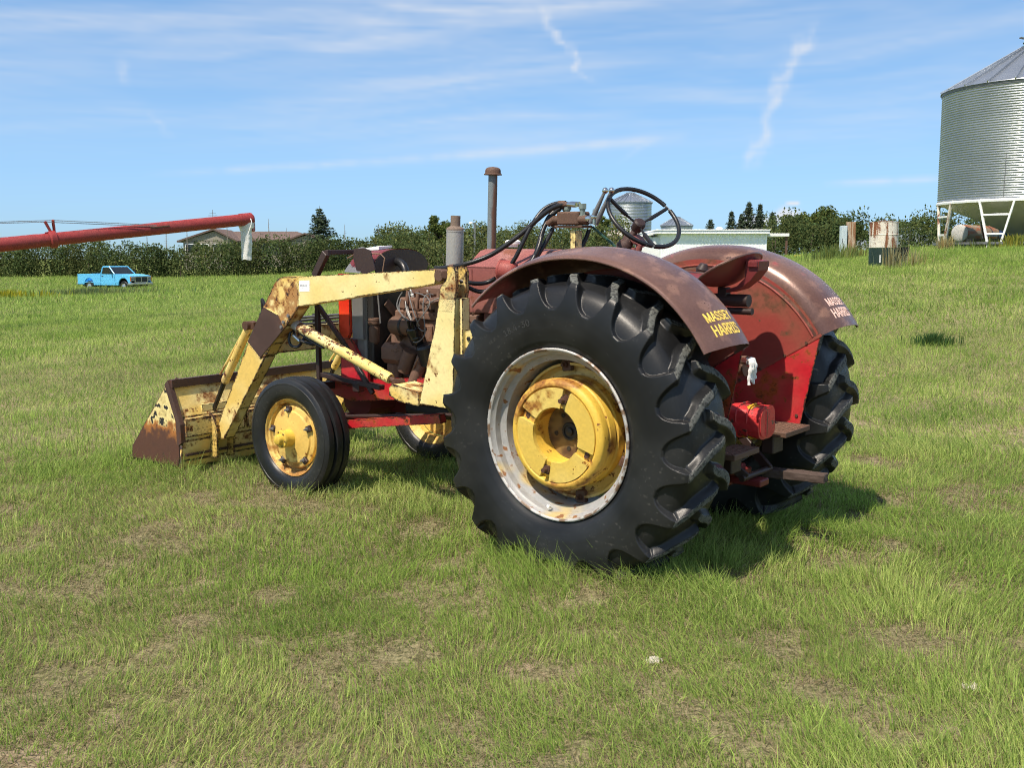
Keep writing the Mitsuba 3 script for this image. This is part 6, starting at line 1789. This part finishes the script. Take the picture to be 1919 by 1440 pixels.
def grass_field():
    V, F, C = [], [], []
    base = 0

    def density(x, y):
        p = np.stack([x, y, np.zeros_like(x)], -1)
        a = meshkit.fbm(p * 3.0, 2, seed=11)
        b = meshkit.fbm(p * 8.5, 2, seed=12)
        d = np.clip((0.50 * a + 0.50 * b - 0.285) * 4.6, 0.22, 1.0)
        d = np.maximum(d, np.clip((np.hypot(x, y) - 6.5) / 6, 0, .92))
        for bx, by, br in BARE:
            br = br * .68
            d = d * (1 - .96 * np.exp(-(((x - bx) ** 2 + (y - by) ** 2) / br ** 2) ** 1.5))
        return d, a, b

    for r0, r1, per, wid, hgt, segs in ((2.4, 5.0, 11500, .0017, .066, 2), (5.0, 8.5, 7000, .0022, .070, 2), (8.5, 15, 2700, .0036, .076, 1), (15, 28, 880, .0062, .088, 1), (28, 50, 230, .013, .13, 1), (50, 100, 62, .028, .26, 1)):
        half = math.radians(31 if r0 > 4 else 33)
        n = int(per * half * (r1 ** 2 - r0 ** 2))
        r = np.sqrt(rng.uniform(r0 ** 2, r1 ** 2, n))
        a = rng.uniform(-half, half, n)
        x, y = r * np.sin(a), r * np.cos(a)
        # gather into tufts
        tn = max(1, n // 9)
        own = rng.integers(0, tn, n)
        tx_, ty_ = x[:tn], y[:tn]
        pull = .55 if r0 < 8 else .25
        spread = .035 * (1 + r / 8)
        x = np.where(rng.random(n) < pull, tx_[own] + rng.normal(size=n) * spread, x)
        y = np.where(rng.random(n) < pull, ty_[own] + rng.normal(size=n) * spread, y)
        d, A, B = density(x, y)
        keep = rng.random(n) < d
        x, y, d, A, B = x[keep], y[keep], d[keep], A[keep], B[keep]
        n = len(x)
        p = np.stack([x, y, np.zeros(n)], -1)
        lush = np.clip((meshkit.fbm(p * .55, 3, seed=17) - .38) * 3.2, 0, 1)
        patch = np.clip((meshkit.fbm(p * 2.3, 2, seed=19) - .35) * 3.0, 0, 1)
        lush = np.clip(lush + np.clip(x / 6 - .2, 0, .7) * np.clip((y - 7) / 8, 0, 1), 0, 1)
        # ripples of lighter and darker growth over the field
        dist = np.hypot(x, y)
        band = meshkit.fbm(np.stack([x * .05, y * .16, np.zeros(n)], -1), 3, seed=23)
        kind = rng.random(n)
        straw = kind < np.clip(.15 + .20 * (1 - lush) * (1 - .3 * patch) - .10 * patch + np.where(dist > 12, .05, 0) + 1.1 * np.clip(band - .50, 0, 1), .05, .75)
        h = hgt * (.45 + .55 * d) * rng.lognormal(0, .25, n) * (.82 + .28 * patch * lush + .15 * lush)
        h = np.where(straw, h * .8, h)
        for c0, c1, cr, ch in LONG:
            u_ = np.clip(((x - c0[0]) * (c1[0] - c0[0]) + (y - c0[1]) * (c1[1] - c0[1])) / ((c1[0] - c0[0]) ** 2 + (c1[1] - c0[1]) ** 2), 0, 1)
            h = h * (1 + ch * np.exp(-((x - c0[0] - u_ * (c1[0] - c0[0])) ** 2 + (y - c0[1] - u_ * (c1[1] - c0[1])) ** 2) / cr ** 2))
        # taller weeds right round the wheels and bucket where nobody mows
        g = ground_z(x, y)
        ang = rng.uniform(0, 2 * np.pi, n)
        flat = (rng.random(n) < .06) & (dist < 12)
        straw = straw | flat
        lean = rng.normal(.48, .26, n) + np.where(straw, rng.exponential(.55, n), 0) + np.where(flat, 1.2, 0) + .25 * (meshkit.noise(p * 1.8, seed=29) - .5)
        wind = meshkit.fbm(p * .9, 2, seed=37) * 4 * np.pi
        ang = np.where(rng.random(n) < .45, wind, ang)
        ld = np.stack([np.cos(ang), np.sin(ang), np.zeros(n)], -1)
        wdir = rng.uniform(0, np.pi, n)
        # blades mostly show their broad side somewhere; random facing
        wv = np.stack([np.cos(wdir), np.sin(wdir), np.zeros(n)], -1)
        w = wid * rng.uniform(.6, 1.35, n) * np.where(straw, .8, 1)
        green = np.array([0.305, 0.435, 0.094])
        yel = np.array([0.530, 0.610, 0.200])
        dark = np.array([0.190, 0.290, 0.062])
        t = np.clip(.30 + .8 * (meshkit.fbm(p * 1.1, 2, seed=41) - .5) * 2 + .35 * rng.normal(size=n) * .6, 0, 1)[:, None]
        col = green * (1 - t) + yel * t
        dk = (rng.random(n) < .22)[:, None]
        col = np.where(dk, dark, col)
        col = np.where(straw[:, None], np.array([0.46, 0.39, 0.225]) * rng.uniform(.6, 1.2, (n, 1)), col)
        col = col * (1 + .16 * rng.normal(size=(n, 1)))
        col = np.clip(col, .01, .7)
        root = np.stack([x, y, g - .006], -1)
        lv = []
        for k in range(segs + 1):
            s = k / (segs if segs > 1 else 1)
            bend = np.clip(lean, 0, 1.5)[:, None] * ld * (h * s ** 1.8)[:, None]
            up = np.stack([np.zeros(n), np.zeros(n), h * s * np.cos(np.clip(lean, 0, 1.3) * s * .8)], -1)
            c = root + bend + up
            if k == segs:
                lv.append(c[:, None])
            else:
                ww = (w * (1 - .35 * s))[:, None]
                lv.append(np.stack([c - wv * ww, c + wv * ww], 1))
        v = np.concatenate(lv, 1)
        m = v.shape[1]
        fs = []
        for k in range(segs - 1):
            o = 2 * k
            fs += [[o, o + 1, o + 3], [o, o + 3, o + 2]]
        o = 2 * (segs - 1)
        fs.append([o, o + 1, o + 2])
        f = (np.arange(n)[:, None, None] * m + np.array(fs)[None]).reshape(-1, 3) + base
        V.append(v.reshape(-1, 3)); F.append(f); C.append(np.repeat(col, m, 0))
        base += n * m
    return np.vstack(V), np.vstack(F), np.vstack(C)


gV, gF, gC = grass_field()
# dead stalks lying flat between the blades
nt = 100000
r_ = np.sqrt(rng.uniform(2.4 ** 2, 8.5 ** 2, nt))
a_ = rng.uniform(-.57, .57, nt)
x_, y_ = r_ * np.sin(a_), r_ * np.cos(a_)
z_ = ground_z(x_, y_) + rng.uniform(.002, .022, nt)
d_ = rng.uniform(0, 2 * np.pi, nt)
e_ = np.stack([np.cos(d_), np.sin(d_), rng.normal(0, .18, nt)], -1) * (rng.uniform(.02, .06, nt))[:, None]
s_ = np.stack([-np.sin(d_), np.cos(d_), np.zeros(nt)], -1) * (.0011 * np.sqrt(r_ / 3.5))[:, None]
c_ = np.stack([x_, y_, z_], -1)
tv = np.stack([c_ - e_ - s_, c_ - e_ + s_, c_ + e_], 1).reshape(-1, 3)
tf = np.arange(3 * nt).reshape(-1, 3)
tc = np.array([0.40, 0.32, 0.205]) * rng.uniform(.25, 1.2, (nt, 1)) * np.array([1, 1, 1]) + rng.normal(size=(nt, 3)) * .012
put('thatch', (tv, tf, np.clip(np.repeat(tc, 3, 0), .02, .7)), 'dead pale stalks lying flat on the soil between the grass blades', None, None, 'stuff', bsdf='grass_blade')
# nothing grows up through the wheels: blades standing inside the tyres' contact patches are left out
put('grass', (gV, gF, gC), 'green and straw coloured grass blades covering the field', None, None, 'stuff', bsdf='grass_blade')
print('grass triangles', len(gF))


def tall_clump(name, x, y, n, h, spread, colr, label, catg='weed', group=None, w=.006):
    g = ground_z(np.full(n, x), np.full(n, y))
    a = rng.uniform(0, 2 * np.pi, n)
    r = np.abs(rng.normal(size=n)) * spread
    px, py = x + r * np.cos(a), y + r * np.sin(a) * .6
    g = ground_z(px, py)
    hh = h * rng.uniform(.5, 1.1, n)
    ld = np.stack([np.cos(a), np.sin(a), np.zeros(n)], -1) * rng.uniform(0, .35, (n, 1))
    wd_ = rng.uniform(0, np.pi, n)
    wv = np.stack([np.cos(wd_), np.sin(wd_), np.zeros(n)], -1) * w
    root = np.stack([px, py, g - .01], -1)
    mid = root + ld * hh[:, None] * .3 + np.stack([0 * hh, 0 * hh, hh * .6], -1)
    tip = root + ld * hh[:, None] + np.stack([0 * hh, 0 * hh, hh], -1)
    v = np.stack([root - wv, root + wv, mid - wv * .8, mid + wv * .8, tip], 1)
    f = (np.arange(n)[:, None, None] * 5 + np.array([[0, 1, 3], [0, 3, 2], [2, 3, 4]])[None]).reshape(-1, 3)
    c = np.repeat(jitter(colr, n, .2, .1), 5, 0)
    put(name, (v.reshape(-1, 3), f, c), label, None, group, 'stuff', bsdf='grass_blade')


tall_clump('tall_grass', (7.578, 20.800, 1.689)[0], 20.8, 90, .62, .16, (0.36, 0.32, 0.17), 'tall pale dry grass stalks in front of the rusty barrel', 'grass')
tall_clump('tall_grass', (8.159, 21.200, 1.636)[0], 21.2, 90, .36, .25, (0.42, 0.38, 0.18), 'pale yellow grass clump right of the rusty barrel and black bin', 'grass')
tall_clump('tall_grass', (8.514, 26.000, 1.729)[0], 26, 160, .42, .3, (0.25, 0.27, 0.10), 'tall grass growing round the foot of the wooden post', 'grass', w=.009)
tall_clump('tall_grass', (7.625, 25.000, 1.700)[0], 25, 200, .45, .4, (0.18, 0.23, 0.07), 'tall green weeds left of the pale blue cabinet', 'weed', w=.012)
tall_clump('tall_grass', (11.605, 28.000, 1.963)[0], 28, 160, .5, .14, (0.40, 0.34, 0.17), 'dry straw coloured grass at the left leg of the hopper bin', 'grass', w=.009)
tall_clump('tall_grass', (12.563, 28.000, 1.963)[0], 27.6, 220, .34, .45, (0.14, 0.18, 0.06), 'green weeds between the front legs of the hopper bin', 'weed', w=.012)
tall_clump('leafy_weed', (13.038, 27.000, 1.951)[0], 27.0, 320, .42, .22, (0.30, 0.32, 0.07), 'yellow green leafy weed beside the right hopper bin leg', 'weed', w=.022)
tall_clump('leafy_weed', (5.315, 13.000, 0.704)[0], 13.0, 420, .17, .16, (0.075, 0.14, 0.045), 'dark green weed alone in the grass right of the tractor', 'weed', w=.006)
tall_clump('leafy_weed', (-26.840, 55.000, 0.378)[0], 55, 500, .55, 1.4, (0.40, 0.38, 0.04), 'patch of yellow flowering weeds at the left edge of the field', 'weed', w=.03)
tall_clump('leafy_weed', (-24.002, 60.000, -0.043)[0], 60, 900, .5, 2.4, (0.20, 0.25, 0.10), 'pale leafy weeds in the tall grass before the pickup truck', 'weed', w=.03)
for k, (p, r, lab) in enumerate((((-0.872, 1.465, 0.000), .035, 'pale flat stone in the grass below the rear tyre'), ((-1.905, 0.970, 0.000), .035, 'white stone on bare soil at the lower right'), ((-1.957, 1.386, 0.000), .05, 'buff coloured clod at the bottom right'),
                                 ((-0.572, -0.757, 0.000), .08, 'broken brown soil clod beside the tractor shadow'), ((2.494, 1.627, 0.000), .05, 'dry brown soil clod in the grass left of the front wheel'))):
    q = TM @ np.array([p[0], p[1], 0, 1])
    s = trimesh.creation.icosphere(3, r)
    v = np.array(s.vertices)
    v *= 1 + .5 * (meshkit.fbm(v * 18 + k * 5, 3, seed=6)[:, None] - .5)
    v[:, 2] *= .38
    v += [q[0], q[1], float(ground_z(np.array([q[0]]), np.array([q[1]]))[0]) + r * .15]
    single('stone' if k < 2 else 'soil_clod', trimesh.Trimesh(v, s.faces, process=False), 'pale_stone' if k < 2 else 'clod', lab, 'stone' if k < 2 else 'clod', smooth=True)
